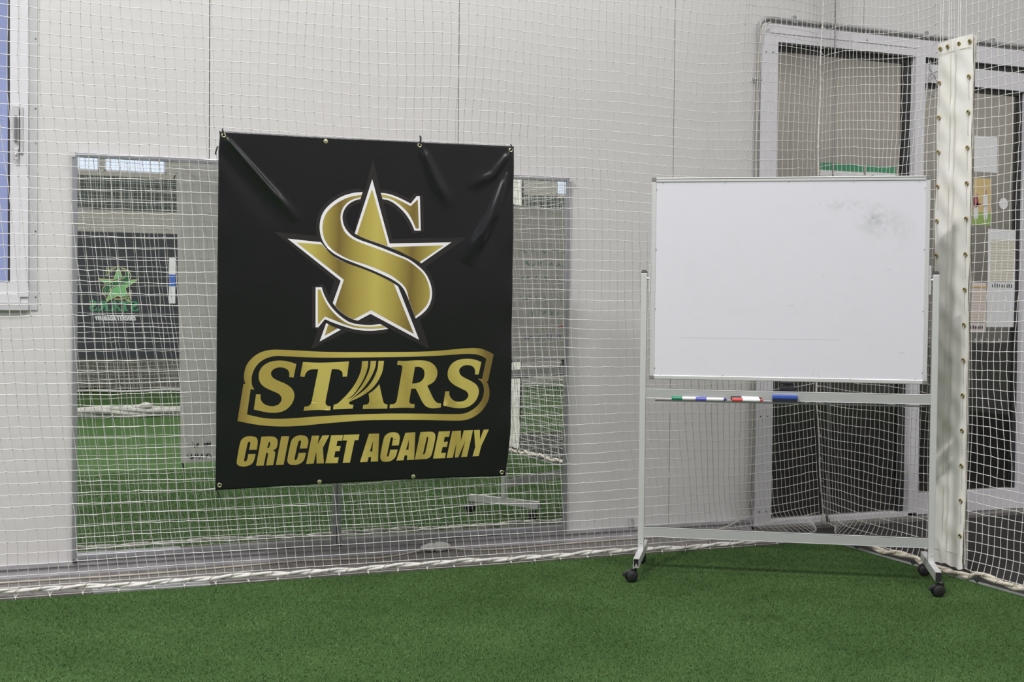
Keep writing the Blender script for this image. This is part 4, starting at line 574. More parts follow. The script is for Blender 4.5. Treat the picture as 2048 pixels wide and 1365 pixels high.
def wavy(shape, seed, amp, scale):
    """smooth random field"""
    g = np.random.default_rng(seed); ni, nj = shape; a = np.zeros(shape)
    I, J = np.meshgrid(np.arange(ni), np.arange(nj), indexing='ij')
    for _ in range(7):
        k = g.uniform(.4, 1.6, 2)*2*PI/scale; a += np.sin(I*k[0]*g.choice([-1, 1])+J*k[1]+g.uniform(0, 2*PI))
    return a/2.6*amp
def tangents(G):
    d = np.gradient(G[..., :2], axis=0); return d/np.linalg.norm(d, axis=-1, keepdims=True)

ZT = 3.5
def grid(plan, n, zs):
    """plan(z) -> plan polyline; columns spread evenly along it"""
    s = np.linspace(0, 1, n); G = np.zeros((n, len(zs), 3))
    for j, z in enumerate(zs):
        G[:, j, :2] = polypath(plan(z), s); G[:, j, 2] = z
    return G
CZ = [(0.0, 4.262), (.095, 4.250), (.65, 4.204), (2.03, 4.184), (2.85, 4.200), (3.6, 4.21)]
def corner_x(z): return float(np.interp(z, [c[0] for c in CZ], [c[1] for c in CZ]))
def plan_left(z):
    y0 = -.462-.070*z
    return [(-.7, y0), (3.30, y0), (3.62, y0+.08), (corner_x(z)-.022, -.165)]
def plan_right(z):
    X = 4.076
    return [(corner_x(z), -.165), (4.14, -.60), (X+.008, -1.15), (X, -2.6), (X, -7.0)]
zs = np.r_[.050, .050+np.arange(1, 76)*.0455]
t = thing('practice_net', (1.7, TE, 0), 'white knotted practice net hanging in front of the mirrors', 'net', 'white nets around the practice lane')
OR = np.array([1.7, TE, 0])
n = int(5.25/.0405)
G = grid(plan_left, n, zs)
xx = G[..., 0].copy(); zz = G[..., 2].copy()
fade = sstep(.05, .25, zz)*1.0
edge = 1-sstep(3.7, 4.2, xx)
G[..., 0] += edge*(-.10*np.minimum(zz, 2.0)-.045*np.maximum(zz-2.0, 0)+.05)       # the meshes lean a little
G[..., 0] += edge*fade*wavy(xx.shape, 1, .007, 24); G[..., 1] += edge*fade*wavy(xx.shape, 2, .016, 42)
lift = sstep(3.25, 4.2, xx)*np.clip((zz-.4)/2.0, -.1, 1.3)*.11
G[..., 2] += fade*(wavy(xx.shape, 3, .006, 30)+lift)-.012*np.sin(np.clip((xx-3.2)/1.0, 0, 1)*PI)*fade
wl = (1-sstep(.05, .110, zz))*(1-sstep(3.95, 4.20, G[..., 0])); G[..., 1] = G[..., 1]*(1-wl)-.470*wl      # drawn to the rope at the turf edge
G += nrg.normal(0, .0012, G.shape)*fade[..., None]
inb = (G[..., 0] > .86) & (G[..., 0] < 2.32) & (G[..., 2] > .34) & (G[..., 2] < 1.98)
G[..., 1] = np.where(inb, np.maximum(G[..., 1], -.485-.0709*G[..., 2]+.019), G[..., 1])   # hangs just behind the banner
netmesh('mesh_net', G-OR, tangents(G), t)
def rope(name, pts, r, parent, org, lac, m='rope_white', drop=0.0):
    P = [Vector(p)-Vector(org) for p in pts]
    # two fat strands wound round each other, a thin lacing over them
    b = MB(); L = np.r_[0, np.cumsum([(P[i+1]-P[i]).length for i in range(len(P)-1)])]
    def at(s):
        k = min(max(int(np.searchsorted(L, s))-1, 0), len(P)-2); u = (s-L[k])/max(L[k+1]-L[k], 1e-6); return P[k].lerp(P[k+1], u), (P[k+1]-P[k]).normalized()
    ns = int(L[-1]/.014)
    for ph in (0, PI):
        q = []
        for i in range(ns+1):
            p, d = at(L[-1]*i/ns); a = L[-1]*i/ns*2*PI/.30+ph; side = d.cross(Vector((0, 0, 1))).normalized()
            q.append(p+(side*math.cos(a)+Vector((0, 0, 1))*math.sin(a))*r*.48)
        b.tube(q, r*.62, 8)
    ro = b.build(name, m, parent, True)
    b = MB(); q = []; ns = int(L[-1]/.010)
    for i in range(ns+1):
        p, d = at(L[-1]*i/ns); a = L[-1]*i/ns*2*PI/.085; side = d.cross(Vector((0, 0, 1))).normalized()
        q.append(p+(side*math.cos(a)+Vector((0, 0, 1))*math.sin(a))*r*1.12)
    b.tube(q, .0013, 5).build('lacing', lac, ro)
    return ro
xs = np.linspace(-.7, 3.98, 90)
pts = [(x_, -.468-.003*max(x_-3, 0)+.002*math.sin(x_*9), .034-.0035*x_+.003*math.sin(x_*7.3)+.002*math.sin(x_*19)) for x_ in xs]
rope('bottom_rope', pts, .0105, t, (1.7, TE, 0), 'lacing_tan')
tb = MB(); tb.tube([(-.016, .002, .012), (-.004, -.002, -.012), (0, -.003, -.016)], .0014, 5); tb.tube([(.012, .002, .012), (.003, -.002, -.012), (0, -.003, -.016)], .0014, 5); tb.ball((0, -.004, -.019), .0055, 0, 1); tb.tube([(0, -.004, -.016), (.002, -.005, -.027)], .0020, 5)
tie0 = None
for k, x_ in enumerate(np.arange(-.52, 3.9, .1335)):
    x_ += rnd.uniform(-.008, .008); z_ = .034-.0035*x_
    if tie0 is None: o = tie0 = tb.build('tie', 'rope_white', t, True)
    else: o = tie0.copy(); COL.objects.link(o)
    o.parent = t; o.location = (x_-1.7, .001, max(z_-.006, .0265)); o.rotation_euler = (0, rnd.uniform(-.25, .25), 0)
w_ = [(x_-1.7, -.0045, .0085+.002*math.sin(x_*5)) for x_ in np.linspace(-.7, 3.98, 60)]
MB().tube(w_, .0012, 5).build('strain_wire', 'cable_white', t)

t = thing('practice_net', (TX, -3, 0), 'white knotted side net running from the corner past the padded post', 'net', 'white nets around the practice lane')
OR = np.array([TX, -3, 0])
n = int(6.85/.0385)
zs2 = np.r_[.045, .045+np.arange(1, 82)*.0425]
G = grid(plan_right, n, zs2); yy = G[..., 1].copy(); zz = G[..., 2].copy(); fade = sstep(.05, .3, zz)
edge = sstep(-.2, -.6, yy)
lift = (1-sstep(0, 1.0, -yy-.165))*np.clip((zz-.5)/1.9, -.25, 1.4)*.12
G[..., 2] += fade*(lift+wavy(yy.shape, 5, .006, 26)) + fade*.05*sstep(1.5, 2.6, zz)*sstep(-1.45, -2.6, yy)
G[..., 0] += edge*fade*wavy(yy.shape, 6, .010, 40); G[..., 1] += edge*fade*wavy(yy.shape, 7, .006, 26)
wl = (1-sstep(.05, .115, zz))*sstep(-.30, -.60, G[..., 1]); G[..., 0] = G[..., 0]*(1-wl)+4.062*wl
padm = ((yy < -1.20) & (yy > -1.50)) | ((yy < -3.63) & (yy > -3.96))
G[..., 0] = np.where(padm, 4.076, G[..., 0])
G += nrg.normal(0, .0010, G.shape)*(fade*(~padm))[..., None]
netmesh('mesh_net', G-OR, tangents(G), t)
ys = np.linspace(-.50, -7.0, 150)
pts = [(4.056+.006*min(1, (-y_-.5)/.6)+(.004 if False else 0), y_, .026+(-.008 if abs(y_+1.345) < .16 or abs(y_+3.795) < .2 else .012*abs(math.sin((y_+.1)*PI/.42))+.003*math.sin(y_*23))) for y_ in ys]
rope('bottom_rope', pts, .0135, t, tuple(OR), 'lacing_tan', 'rope_cream')
for k, y_ in enumerate(np.arange(-.72, -6.9, -.42)):
    b = MB(); b.tube([(4.058-TX, y_+3-.004, .030), (4.052-TX, y_+3, .008), (4.056-TX, y_+3, .004)], .0017, 5); b.torus((4.058-TX, y_+3, .022), (0, 1, .2), .015, .0022, 14, 6); b.build('tie', 'plastic_black', t, True)
# seam rope in the corner with its frayed knots
pts = [(corner_x(z)-TX+.004*math.sin(z*14), -.165+3+.003*math.sin(z*11), z) for z in np.linspace(.02, ZT, 110)]
b = MB(); b.tube(pts, [.0026+.0020*abs(math.sin(i*1.3)) for i in range(len(pts))], 7)
for i in range(4, 106, 4):
    p = pts[i]; q = (p[0]+rnd.uniform(.002, .013), p[1]-.016, p[2]+rnd.uniform(-.03, .02)); b.tube([p, q], .0014, 5); b.ball(p, rnd.uniform(.004, .0075), 0, 1, (1, 1, 1.5))
b.ball((corner_x(.05)-TX-.002, 2.832, .055), .016, 0, 2, (.8, .8, 2.2))
b.build('seam_rope', 'rope_white', t, True)

# far end of the hall (in the mirror)
t = thing('practice_net', (4, -11.5, 0), 'white net hanging across the far end of the hall', 'net', 'white nets around the practice lane')
G = grid(lambda z: [(-1.5, -11.5), (10.5, -11.5)], 220, np.arange(.04, 4.4, .055)); G[..., 1] += wavy(G.shape[:2], 9, .018, 40); G[..., 1] = np.where((G[..., 0] > -.4) & (G[..., 0] < 3.2), np.minimum(G[..., 1], -11.482), G[..., 1]); G[..., 2] += wavy(G.shape[:2], 10, .01, 30)
netmesh('mesh_net', G-np.array([4, -11.5, 0]), tangents(G), t, .0021, 0)
MB().tube([(x_-4, 0, .05+.01*math.sin(x_*6)) for x_ in np.linspace(-1.5, 10.5, 60)], .014, 6).build('bottom_rope', 'rope_white', t)
b = MB()
for ph in range(5):
    b.tube([(x_, .05*math.sin(ph*1.26+x_*2.1)*.8, .060+.030*math.cos(ph*1.26+x_*2.1)+.008*math.sin(x_*9+ph)) for x_ in np.linspace(-2.4, 2.4, 60)], .030, 8)
b.ball((.55, .02, .115), .045, 0, 2, (1.5, 1, 1))
mat('bundle_grey', (.46, .45, .42), .9, noise=.3, nscale=25)
o = b.build('net_bundle', 'bundle_grey', None, True); o.location = (1.1, -8.02, -.002); tag(o, 'long white bundle of gathered netting on the turf across the hall', 'net')

# ------------------------------------------------------------------ banner
BO = Vector((.9235, -.62, 1.899)); DN = Vector((0, .07069412, -.99749804)); NN = Vector((0, -.99749804, -.07069412))
def ipl(seq, t, a, b):
    return float(np.interp(t, [p[a] for p in seq], [p[b] for p in seq]))
def ridge(s, t, line, w0, w1, amp, fade=.15):
    best = 0; tot = sum(math.dist(line[i], line[i+1]) for i in range(len(line)-1)); acc = 0
    for i in range(len(line)-1):
        ax, ay = line[i]; bx, by = line[i+1]; L = math.dist(line[i], line[i+1])
        u = max(0, min(1, ((s-ax)*(bx-ax)+(t-ay)*(by-ay))/L**2)); d = math.hypot(s-ax-u*(bx-ax), t-ay-u*(by-ay))
        f = (acc+u*L)/tot; w = w0+(w1-w0)*f; h = amp*math.exp(-(d/w)**2)*min(1, f/fade+.35)*min(1, (1-f)/.35+.0)
        best = h if abs(h) > abs(best) else best; acc += L
    return best
CRS = EDGE['creases']
def bump(s, t):
    h = ridge(s, t, CRS[0], .006, .022, .0095, .05)+ridge(s, t, CRS[1], .014, .034, .0060)+ridge(s, t, CRS[2], .010, .028, .0080)+ridge(s, t, CRS[3], .009, .036, .0140)
    h -= ridge(s, t, [(p[0]-.05, p[1]+.03) for p in CRS[0]], .03, .05, .004)
    h -= ridge(s, t, [(p[0]+.05, p[1]+.01) for p in CRS[3]], .02, .05, .004)
    h += .0030*math.sin(s*5.1+t*2.3)*math.sin(t*3.3+.5)+.0014*math.sin(s*13+t*9)*max(0, 1-t*1.1)
    e = min(s, 1.32-s); h += .0018*math.sin(t*21)*math.exp(-max(e, 0)/.06)
    return h
def bpt(s, t, off=0.0): return Vector((s, 0, 0))+DN*t+NN*(bump(s, t)+off)
ban = thing('club_banner', BO, 'black vinyl banner with a gold star emblem tied to the net', 'banner')
NS, NT = 190, 210
V1 = []; 
for side in (0, 1):
    for j in range(NT+1):
        tt = j/NT
        for i in range(NS+1):
            ss = i/NS
            tl, tr = ipl(EDGE['T'], ss*1.3037, 0, 1), ipl(EDGE['B'], .008+ss*1.3129, 0, 1)
            t_ = tl+(tr-tl)*tt
            l, r_ = ipl(EDGE['L'], t_, 1, 0), ipl(EDGE['R'], t_, 1, 0)
            V1.append(bpt(l+(r_-l)*ss, t_, -.0012*side))
F1 = []; FM = []; W = NS+1; H0 = (NS+1)*(NT+1)
for j in range(NT):
    for i in range(NS):
        a = j*W+i; F1.append((a, a+W, a+W+1, a+1)); FM.append(0); F1.append((H0+a, H0+a+1, H0+a+W+1, H0+a+W)); FM.append(1)
for i in range(NS):
    F1.append((i, i+1, H0+i+1, H0+i)); FM.append(0); a = NT*W+i; F1.append((a, H0+a, H0+a+1, a+1)); FM.append(0)
for j in range(NT):
    a = j*W; F1.append((a, H0+a, H0+a+W, a+W)); FM.append(0); a = j*W+NS; F1.append((a, a+W, H0+a+W, H0+a)); FM.append(0)
link('vinyl_sheet', V1, F1, None, ban, True, ['vinyl_black', 'sheet_back'], FM)
def art_mesh(keys, place, step=.035, cut=True):
    """filled shapes, cut along a fine grid so that they follow the cloth"""
    bm = bmesh.new()
    for key in keys:
        for poly in ART[key]:
            pts, tr = fillpoly([[(p[0]/1e4, p[1]/1e4) for p in c] for c in poly])
            vs = [bm.verts.new((p[0], p[1], 0)) for p in pts]
            for f in tr:
                try: bm.faces.new([vs[i] for i in f])
                except ValueError: pass
    if cut:
        for ax in (0, 1):
            lo = min(v.co[ax] for v in bm.verts); hi = max(v.co[ax] for v in bm.verts)
            for k in range(1, int((hi-lo)/step)+1):
                co = [0, 0, 0]; no = [0, 0, 0]; co[ax] = lo+k*step; no[ax] = 1
                bmesh.ops.bisect_plane(bm, geom=bm.verts[:]+bm.edges[:]+bm.faces[:], plane_co=co, plane_no=no)
    bm.verts.index_update()
    V = [place(v.co.x, v.co.y) for v in bm.verts]; F = [[v.index for v in f.verts] for f in bm.faces]
    bm.free(); return V, F
def orient(V, F, nrm):
    out = []
    for f in F:
        a, b, c = (Vector(V[i]) for i in f[:3]); out.append(f if (b-a).cross(c-a).dot(nrm) > 0 else f[::-1])
    return out
def art(name, keys, m, off, parent=ban):
    V, F = art_mesh(keys, lambda s, t: bpt(s, t, off)); return link(name, V, orient(V, F, NN), m, parent, True)
# printed dark outline of the emblem
V, F = art_mesh(['star_halo'], lambda s, t: bpt(s, t, .0005))
hal = MB(); hal.add(V, orient(V, F, NN))
for poly in ART['S_white']:
    c = [(p[0]/1e4, p[1]/1e4) for p in poly[0]]; n_ = len(c); w_ = .016
    area = sum(c[i][0]*c[(i+1) % n_][1]-c[(i+1) % n_][0]*c[i][1] for i in range(n_)); sg = 1 if area > 0 else -1
    o_ = []
    for i in range(n_):
        ax, ay = c[i-1]; bx, by = c[(i+1) % n_]; L = math.hypot(bx-ax, by-ay) or 1; o_.append((c[i][0]+sg*(by-ay)/L*w_, c[i][1]-sg*(bx-ax)/L*w_))
    V = [bpt(*p, .0006) for p in c]+[bpt(*p, .0006) for p in o_]
    hal.add(V, orient(V, [(i, (i+1) % n_, n_+(i+1) % n_, n_+i) for i in range(n_)], NN))
hal.build('emblem_dark_outline', 'print_halo', ban)
tag(art('emblem_star_border', ['star_white'], 'print_white', .0010), 'white border of the printed star')
tag(art('emblem_star', ['star_gold'], 'gold_emblem', .0014), 'gold fill of the printed star')
tag(art('emblem_letter_border', ['S_white'], 'print_white', .0011), 'white border of the printed letter S')
tag(art('emblem_letter', ['S_gold'], 'gold_emblem', .0015), 'gold fill of the printed letter S')
tag(art('name_outline', ['outline'], 'gold_outline', .0010), 'gold line framing the word STARS')
tag(art('name_lettering', ['stars'], 'gold_letters', .0010), 'gold word STARS')
tag(art('academy_lettering', ['cricket_academy'], 'gold_letters', .0010), 'gold words CRICKET ACADEMY')
for k, (s_, t_) in enumerate(EDGE['G']):
    p = bpt(s_, t_, .0015); b = MB()
    if k in (1, 5, 6): b.lathe([(.010, 0), (.0095, .0025), (.006, .0040), (.0005, .0042)], p, NN, 18)
    else: b.torus(p+NN*.0008, NN, .0072, .0030, 20, 8)
    g_ = b.build('grommet', 'brass_bright', ban, True)
    if k not in (1, 5, 6): MB().lathe([(.0002, .0002), (.0050, .0002), (.0050, .0006), (.0002, .0008)], p, NN, 14).build('eyelet_hole', 'rubber_black', g_)
def btie(pts, r=.0032): MB().tube([bpt(s, t, o) for s, t, o in pts], r, 6).build('tie', 'plastic_black', ban, True)
g = EDGE['G']
btie([(g[0][0], g[0][1], .001), (g[0][0]-.002, .008, .005), (g[0][0]-.004, -.006, .002), (g[0][0]-.004, -.010, -.006)])
btie([(g[2][0], g[2][1], .001), (g[2][0]+.003, -.006, .006), (g[2][0]+.004, -.026, .004), (g[2][0]+.003, -.030, -.004)], .0042)
btie([(g[3][0], g[3][1], .001), (g[3][0]+.002, 0, .005), (g[3][0]+.003, -.014, .002), (g[3][0]+.003, -.018, -.006)])
btie([(-.004, .062, -.004), (-.010, .076, .0), (-.014, .090, .001), (-.012, .096, .0)], .0030)
btie([(g[4][0]-.012, 1.490, -.004), (g[4][0]-.006, 1.500, -.003), (g[4][0]-.001, 1.520, .0), (g[4][0], 1.524, .0)], .0036)
btie([(g[7][0], g[7][1], .001), (g[7][0]+.014, g[7][1]-.002, .005), (g[7][0]+.026, g[7][1]-.004, .002), (g[7][0]+.032, g[7][1]-.002, -.002)], .0030)
# pen marks on the white back of the banner
b = MB()
def squig(pts, r=.0022): b.tube([bpt(s, t, -.0026) for s, t in pts], r, 5)
for (ox, oy) in ((.075, 1.405), (.135, 1.405), (.06, 1.462), (.10, 1.464), (.14, 1.462)):
    q = [(ox+rnd.uniform(-.012, .012)+k*.006-.015, oy+(.014 if k % 2 else -.014)*rnd.uniform(.6, 1)) for k in range(6)]
    squig([tuple(p[:2]) for p in spline([(a, c_, 0) for a, c_ in q], 3)])
b.build('pen_marks', 'ink_black', ban)

# banner across the hall (seen in the mirror)
fb = thing('club_banner', (1.70, -11.468, .47), 'dark banner with a green star hanging across the hall', 'banner')
b = MB(); b.box(-1.9, 1.25, -.004, .0, 0, 1.63, 0); b.build('vinyl_sheet', 'far_black', fb)
def fplace(cx, cz, k, s0, t0, y): return lambda s, t: Vector((-(s-s0)*k*-1+cx, y, cz-(t-t0)*k))
def fart(name, keys, m, pl, y):
    V, F = art_mesh(keys, pl, cut=False); V = [Vector((-(v.x), v.y, v.z)) for v in V]
    link(name, V, orient(V, F, Vector((0, 1, 0))), m, fb)
# the print faces the mirror wall, so it reads from that side
k1 = .70
fart('emblem_border', ['star_white', 'S_white'], 'logo_edge', fplace(0, .98, k1, .67, .50, .0012), 0)
fart('emblem_star', ['star_gold'], 'logo_green', fplace(0, .98, k1, .67, .50, .0020), 0)
fart('emblem_letter', ['S_gold'], 'logo_dark', fplace(0, .98, k1, .67, .50, .0026), 0)
fart('name_lettering', ['stars'], 'text_green', fplace(.04, .66, .60, .67, 1.09, .0012), 0)
fart('academy_lettering', ['cricket_academy'], 'paper', fplace(.03, .515, .45, .67, 1.345, .0012), 0)
b = MB(); b.box(-.03+.68, .05+.68, .0004, .0015, .72, 1.32); b.build('printed_photo', 'paper', fb)
b = MB(); b.box(.65, .73, .0016, .0022, .94, 1.10); b.build('printed_shirt', 'photo_blue', fb)

# ------------------------------------------------------------------ padded post sleeves on the side net
def pad(y0, label, near):
    w = .226; z0, z1 = .044, 2.415; X = 4.076
    t = thing('net_pad', (X, y0, 0), label, 'pad', 'white padded sleeves laced to the side net')
    b = MB(); ny, nz = 24, 130
    for side in (-1, 1):
        v = []; f = []
        for j in range(nz+1):
            for i in range(ny+1):
                u = i/ny; z = z0+(z1-z0)*j/nz
                y = -w/2+w*u
                bul = .0075+.009*math.sin(PI*u)**.6-.005*math.exp(-((u-.5)/.06)**2)
                wr = .0035*math.sin(z*23+u*7)*math.sin(PI*u)+.0030*math.sin(z*41-u*9+2)*math.sin(PI*u)**.5+.002*math.sin(z*11+u*3)
                wr += (.010*math.exp(-(z-z0)/.09)*math.sin(u*13+1) if side < 0 else 0)
                yw = .0025*math.sin(z*17+side)*(abs(u-.5)*2)**3+.004*math.exp(-(z-z0)/.06)*math.sin(z*90)
                zz_ = z-(.004*math.sin(u*9)+.003*math.sin(u*23))*max(0, 1-j/6) if side < 0 else z
                v.append((side*(bul+max(wr, -.0022)), y+yw, zz_))
        for j in range(nz):
            for i in range(ny):
                a = j*(ny+1)+i; q = (a, a+1, a+ny+2, a+ny+1); f.append(q if side > 0 else q[::-1])
        b.add(v, f)
    b.build('vinyl_sleeve', 'vinyl_white', t, True)
    def px(u): return -(.0075+.009*math.sin(PI*u)**.6-.005*math.exp(-((u-.5)/.06)**2))-.0042
    for u in (.44, .57):
        b = MB(); b.tube([(px(u)-.0005, -w/2+w*u+.0008*math.sin(z*60), z) for z in np.linspace(z0+.01, z1-.002, 80)], .0014, 5); b.build('stitching', 'stitch', t)
    b = MB(); b.tube([(px(u)-.0005, -w/2+w*u, z1-.055) for u in np.linspace(.03, .97, 14)], .0012, 5); b.tube([(px(u)-.001, -w/2+w*u, z0+.065) for u in np.linspace(.03, .97, 14)], .0012, 5); b.build('stitching', 'stitch', t)
    if not near: return
    def eye(u, z):
        p = (px(u)-.0012, -w/2+w*u, z); b = MB(); b.torus(p, (-1, 0, 0), .0075, .0032, 18, 8); g_ = b.build('grommet', 'brass', t, True)
        MB().lathe([(.0002, 0), (.0052, 0), (.0052, .0006), (.0002, .0008)], p, (-1, 0, 0), 12).build('eyelet_hole', 'rubber_black', g_)
        return p
    for u in (.07, .34, .67, .90): eye(u, z1-.030)
    for k in range(15):
        z = z1-.185-.157*k
        for u in (.075, .905):
            if z < z0+.03: continue
            p = eye(u, z)
            MB().tube([(p[0]-.001, p[1], z), (p[0]-.003, p[1]-.001, z-.012), (p[0]-.001, p[1]-.002, z-.10)], .0013, 5).build('lacing_cord', 'rope_white', t)
    b = MB()
    b.tube([(-.009, -w/2-.004-.004*abs(math.sin(z*PI/.157*.5+.6))**3, z) for z in np.linspace(z0+.02, z1-.03, 160)], .0022, 6); b.build('edge_cord', 'rope_cream', t, True)
    b = MB()
    for u in (.2, .36, .42, .62, .68, .86, .93): b.tube([(-.010, -w/2+w*u, z1-.012), (-.010, -w/2+w*u+.003, z1+.35), (-.010, -w/2+w*u+.004, 3.5)], .0018, 5)
    b.build('hanging_cord', 'rope_white', t)
pad(-1.345, 'tall white padded sleeve with brass eyelets beside the whiteboard', True)
pad(-3.795, 'white padded sleeve further along the side net, seen in the mirror', False)

# ------------------------------------------------------------------ mobile whiteboard
wbd = thing('mobile_whiteboard', (BC[0], BC[1], 0), 'white magnetic board on an aluminium stand with castors', 'whiteboard', rz=BA)
BW, Z0, Z1 = .597, .8747, 1.7747
b = MB(); b.box(-BW+.006, BW-.006, -.0085, .0075, Z0+.006, Z1-.006); b.build('board_face', 'board_white', wbd)
b = MB(); b.box(-BW+.010, BW-.010, .0076, .0098, Z0+.010, Z1-.010); bk = b.build('board_back', 'board_grey', wbd); bk['label'] = 'grey back face with marker writing'
b = MB()
b.box(-BW+.012, BW-.012, -.0125, .012, Z1-.019, Z1-.006, 0, .002); b.box(-BW+.012, BW-.012, -.0135, .013, Z1-.006, Z1, 0, .002); b.box(-BW+.014, BW-.014, -.0128, .0, Z1-.0076, Z1-.0048, 1)
b.box(-BW+.012, BW-.012, -.0125, .012, Z0, Z0+.019, 0, .003)
for sx in (-1, 1):
    x0, x1 = sorted((sx*BW, sx*(BW-.019))); b.box(x0, x1, -.0120, .012, Z0+.012, Z1-.012, 0, .002)
    x0, x1 = sorted((sx*BW, sx*(BW-.007))); b.box(x0, x1, -.0130, .013, Z0+.012, Z1-.012, 0, .001)
b.build('frame', ['alu', 'steel_grey'], wbd)
b = MB()
for k in range(5):
    for zz_ in (Z0+.021, Z1-.021): b.ball((-.55+k*.275, -.0125, zz_), .0022, 0)
for k in range(4):
    for sx in (-1, 1): b.ball((sx*(BW-.021), -.0115, Z0+.05+k*.266), .0022, 0)
b.build('rivets', 'steel_grey', wbd)
for sx in (-1, 1):
    for (z_) in (Z0, Z1):
        b = MB(); x0, x1 = sorted((sx*(BW+.002), sx*(BW-.019))); zz0, zz1 = (z_-.002, z_+.017) if z_ == Z0 else (z_-.017, z_+.002)
        b.box(x0, x1, -.015, .015, zz0, zz1, 0, .003); b.build('corner_cap', 'cap_grey', wbd)
PX = .628
for sx in (-1, 1):
    b = MB(); b.box(sx*PX-.0135, sx*PX+.0135, -.0135, .0135, .105, 1.349, 0, .0025); b.ball((sx*PX, -.0145, .135), .004, 1)
    po = b.build('post', ['alu', 'alu_bright'], wbd)
    bm = bmesh.new(); bmesh.ops.create_cube(bm, size=1)
    for q in bm.verts:
        s_ = .72 if q.co.z > 0 else 1.0; q.co = Vector((sx*PX+q.co.x*.028*s_, q.co.y*.028*s_, 1.3565+q.co.z*.015))
    bmesh.ops.bevel(bm, geom=list(bm.edges), offset=.002, segments=2, affect='EDGES'); MB().bm(bm).build('post_cap', 'plastic_black', po)
    b = MB(); b.lathe([(.0055, 0), (.0055, .018)], (sx*(PX-.0135), 0, 1.3247), (-sx, 0, 0), 14); b.lathe([(.008, .0), (.008, .004)], (sx*(PX-.0135), 0, 1.3247), (-sx, 0, 0), 14); b.build('pivot_bolt', 'alu_bright', wbd, True)
    b = MB(); x0, x1 = sorted((sx*(BW+.001), sx*(BW+.0085))); b.box(x0, x1, -.014, .014, 1.262, 1.387, 0, .001); b.build('pivot_plate', 'alu', wbd)
def ribbed(z0, z1, n):
    b = MB(); h = (z1-z0)
    b.box(-PX+.0136, PX-.0136, -.0095, .0095, z0, z1)
    b.box(-PX+.0136, PX-.0136, -.0125, .0125, z1-.0035, z1, 0, .001); b.box(-PX+.0136, PX-.0136, -.0125, .0125, z0, z0+.003, 0, .001)
    for k in range(n):
        zc = z0+.004+(h-.009)*(k+.5)/n
        for s_ in (-1, 1): b.box(-PX+.0136, PX-.0136, min(s_*.0095, s_*.0118), max(s_*.0095, s_*.0118), zc-.0012, zc+.0012)
    return b
ribbed(.787, .831, 8).build('upper_rail', 'alu', wbd)
ribbed(.163, .208, 8).build('lower_rail', 'alu', wbd)
b = MB(); b.box(-.569, .585, -.048, -.0125, .7795, .7825); b.box(-.569, .585, -.0505, -.048, .7785, .7850); b.build('pen_tray', 'tray_dark', wbd)
b = MB(); b.box(-.052, .054, -.012, .012, .8312, .8355); b.box(-.026, .040, -.014, .012, .8355, .852, 0, .002); b.box(-.006, .022, -.012, .010, .852, .866, 0, .002); b.box(-.022, .034, -.018, .012, .864, .8755, 0, .003); b.box(-.020, -.008, -.013, .008, .852, .858)
b.build('board_latch', 'plastic_black', wbd)
def castor(lx, ly, az, brake):
    """twin-wheel furniture castor"""
    ax = Vector((math.cos(az), math.sin(az), 0)); fwd = Vector((-ax.y, ax.x, 0))
    off = fwd*.012; c = Vector((lx, ly, .0255))+off
    b = MB(); b.lathe([(.0055, .052), (.0055, .074)], (lx, ly, 0), (0, 0, 1), 12, 1); b.lathe([(.012, .050), (.012, .056)], (lx, ly, 0), (0, 0, 1), 16)
    # hood between and over the wheels
    n_ = 14; v = []; f = []
    for k in range(n_+1):
        a = PI*(.05+.98*k/n_); d = fwd*math.cos(a)+Vector((0, 0, 1))*math.sin(a)
        for s_ in (-.012, .012):
            for R in (.015, .0285): v.append(c+d*R+ax*s_)
    for k in range(n_):
        i = k*4; f += [(i+1, i+3, i+7, i+5), (i, i+4, i+6, i+2), (i, i+1, i+5, i+4), (i+2, i+6, i+7, i+3)]
    b.add(v, f); b.add([c+Vector((0, 0, .018))-off*1.0+ax*sx_*.010+fwd*sy_*.010+Vector((0, 0, h_)) for h_ in (0, .014) for sy_ in (-1, 1) for sx_ in (-1, 1)], [(0, 1, 3, 2), (4, 6, 7, 5), (0, 4, 5, 1), (1, 5, 7, 3), (3, 7, 6, 2), (2, 6, 4, 0)])
    ca = b.build('castor', ['plastic_black', 'alu_bright'], wbd)
    for s_ in (-1, 1):
        MB().lathe([(.0252, .005), (.0255, .012), (.0245, .0165), (.019, .0200), (.010, .0220), (.0005, .0226)], c, ax*s_, 26).build('wheel', 'rubber_black', ca, True)
    if brake:
        q = c-fwd*brake; b = MB(); d = -fwd if brake > 0 else fwd
        b.tube([c+Vector((0, 0, .020))+d*.018, c+Vector((0, 0, .012))+d*.034, c+Vector((0, 0, .003))+d*.041], [.009, .007, .004], 8); b.build('brake_pedal', 'plastic_black', ca)
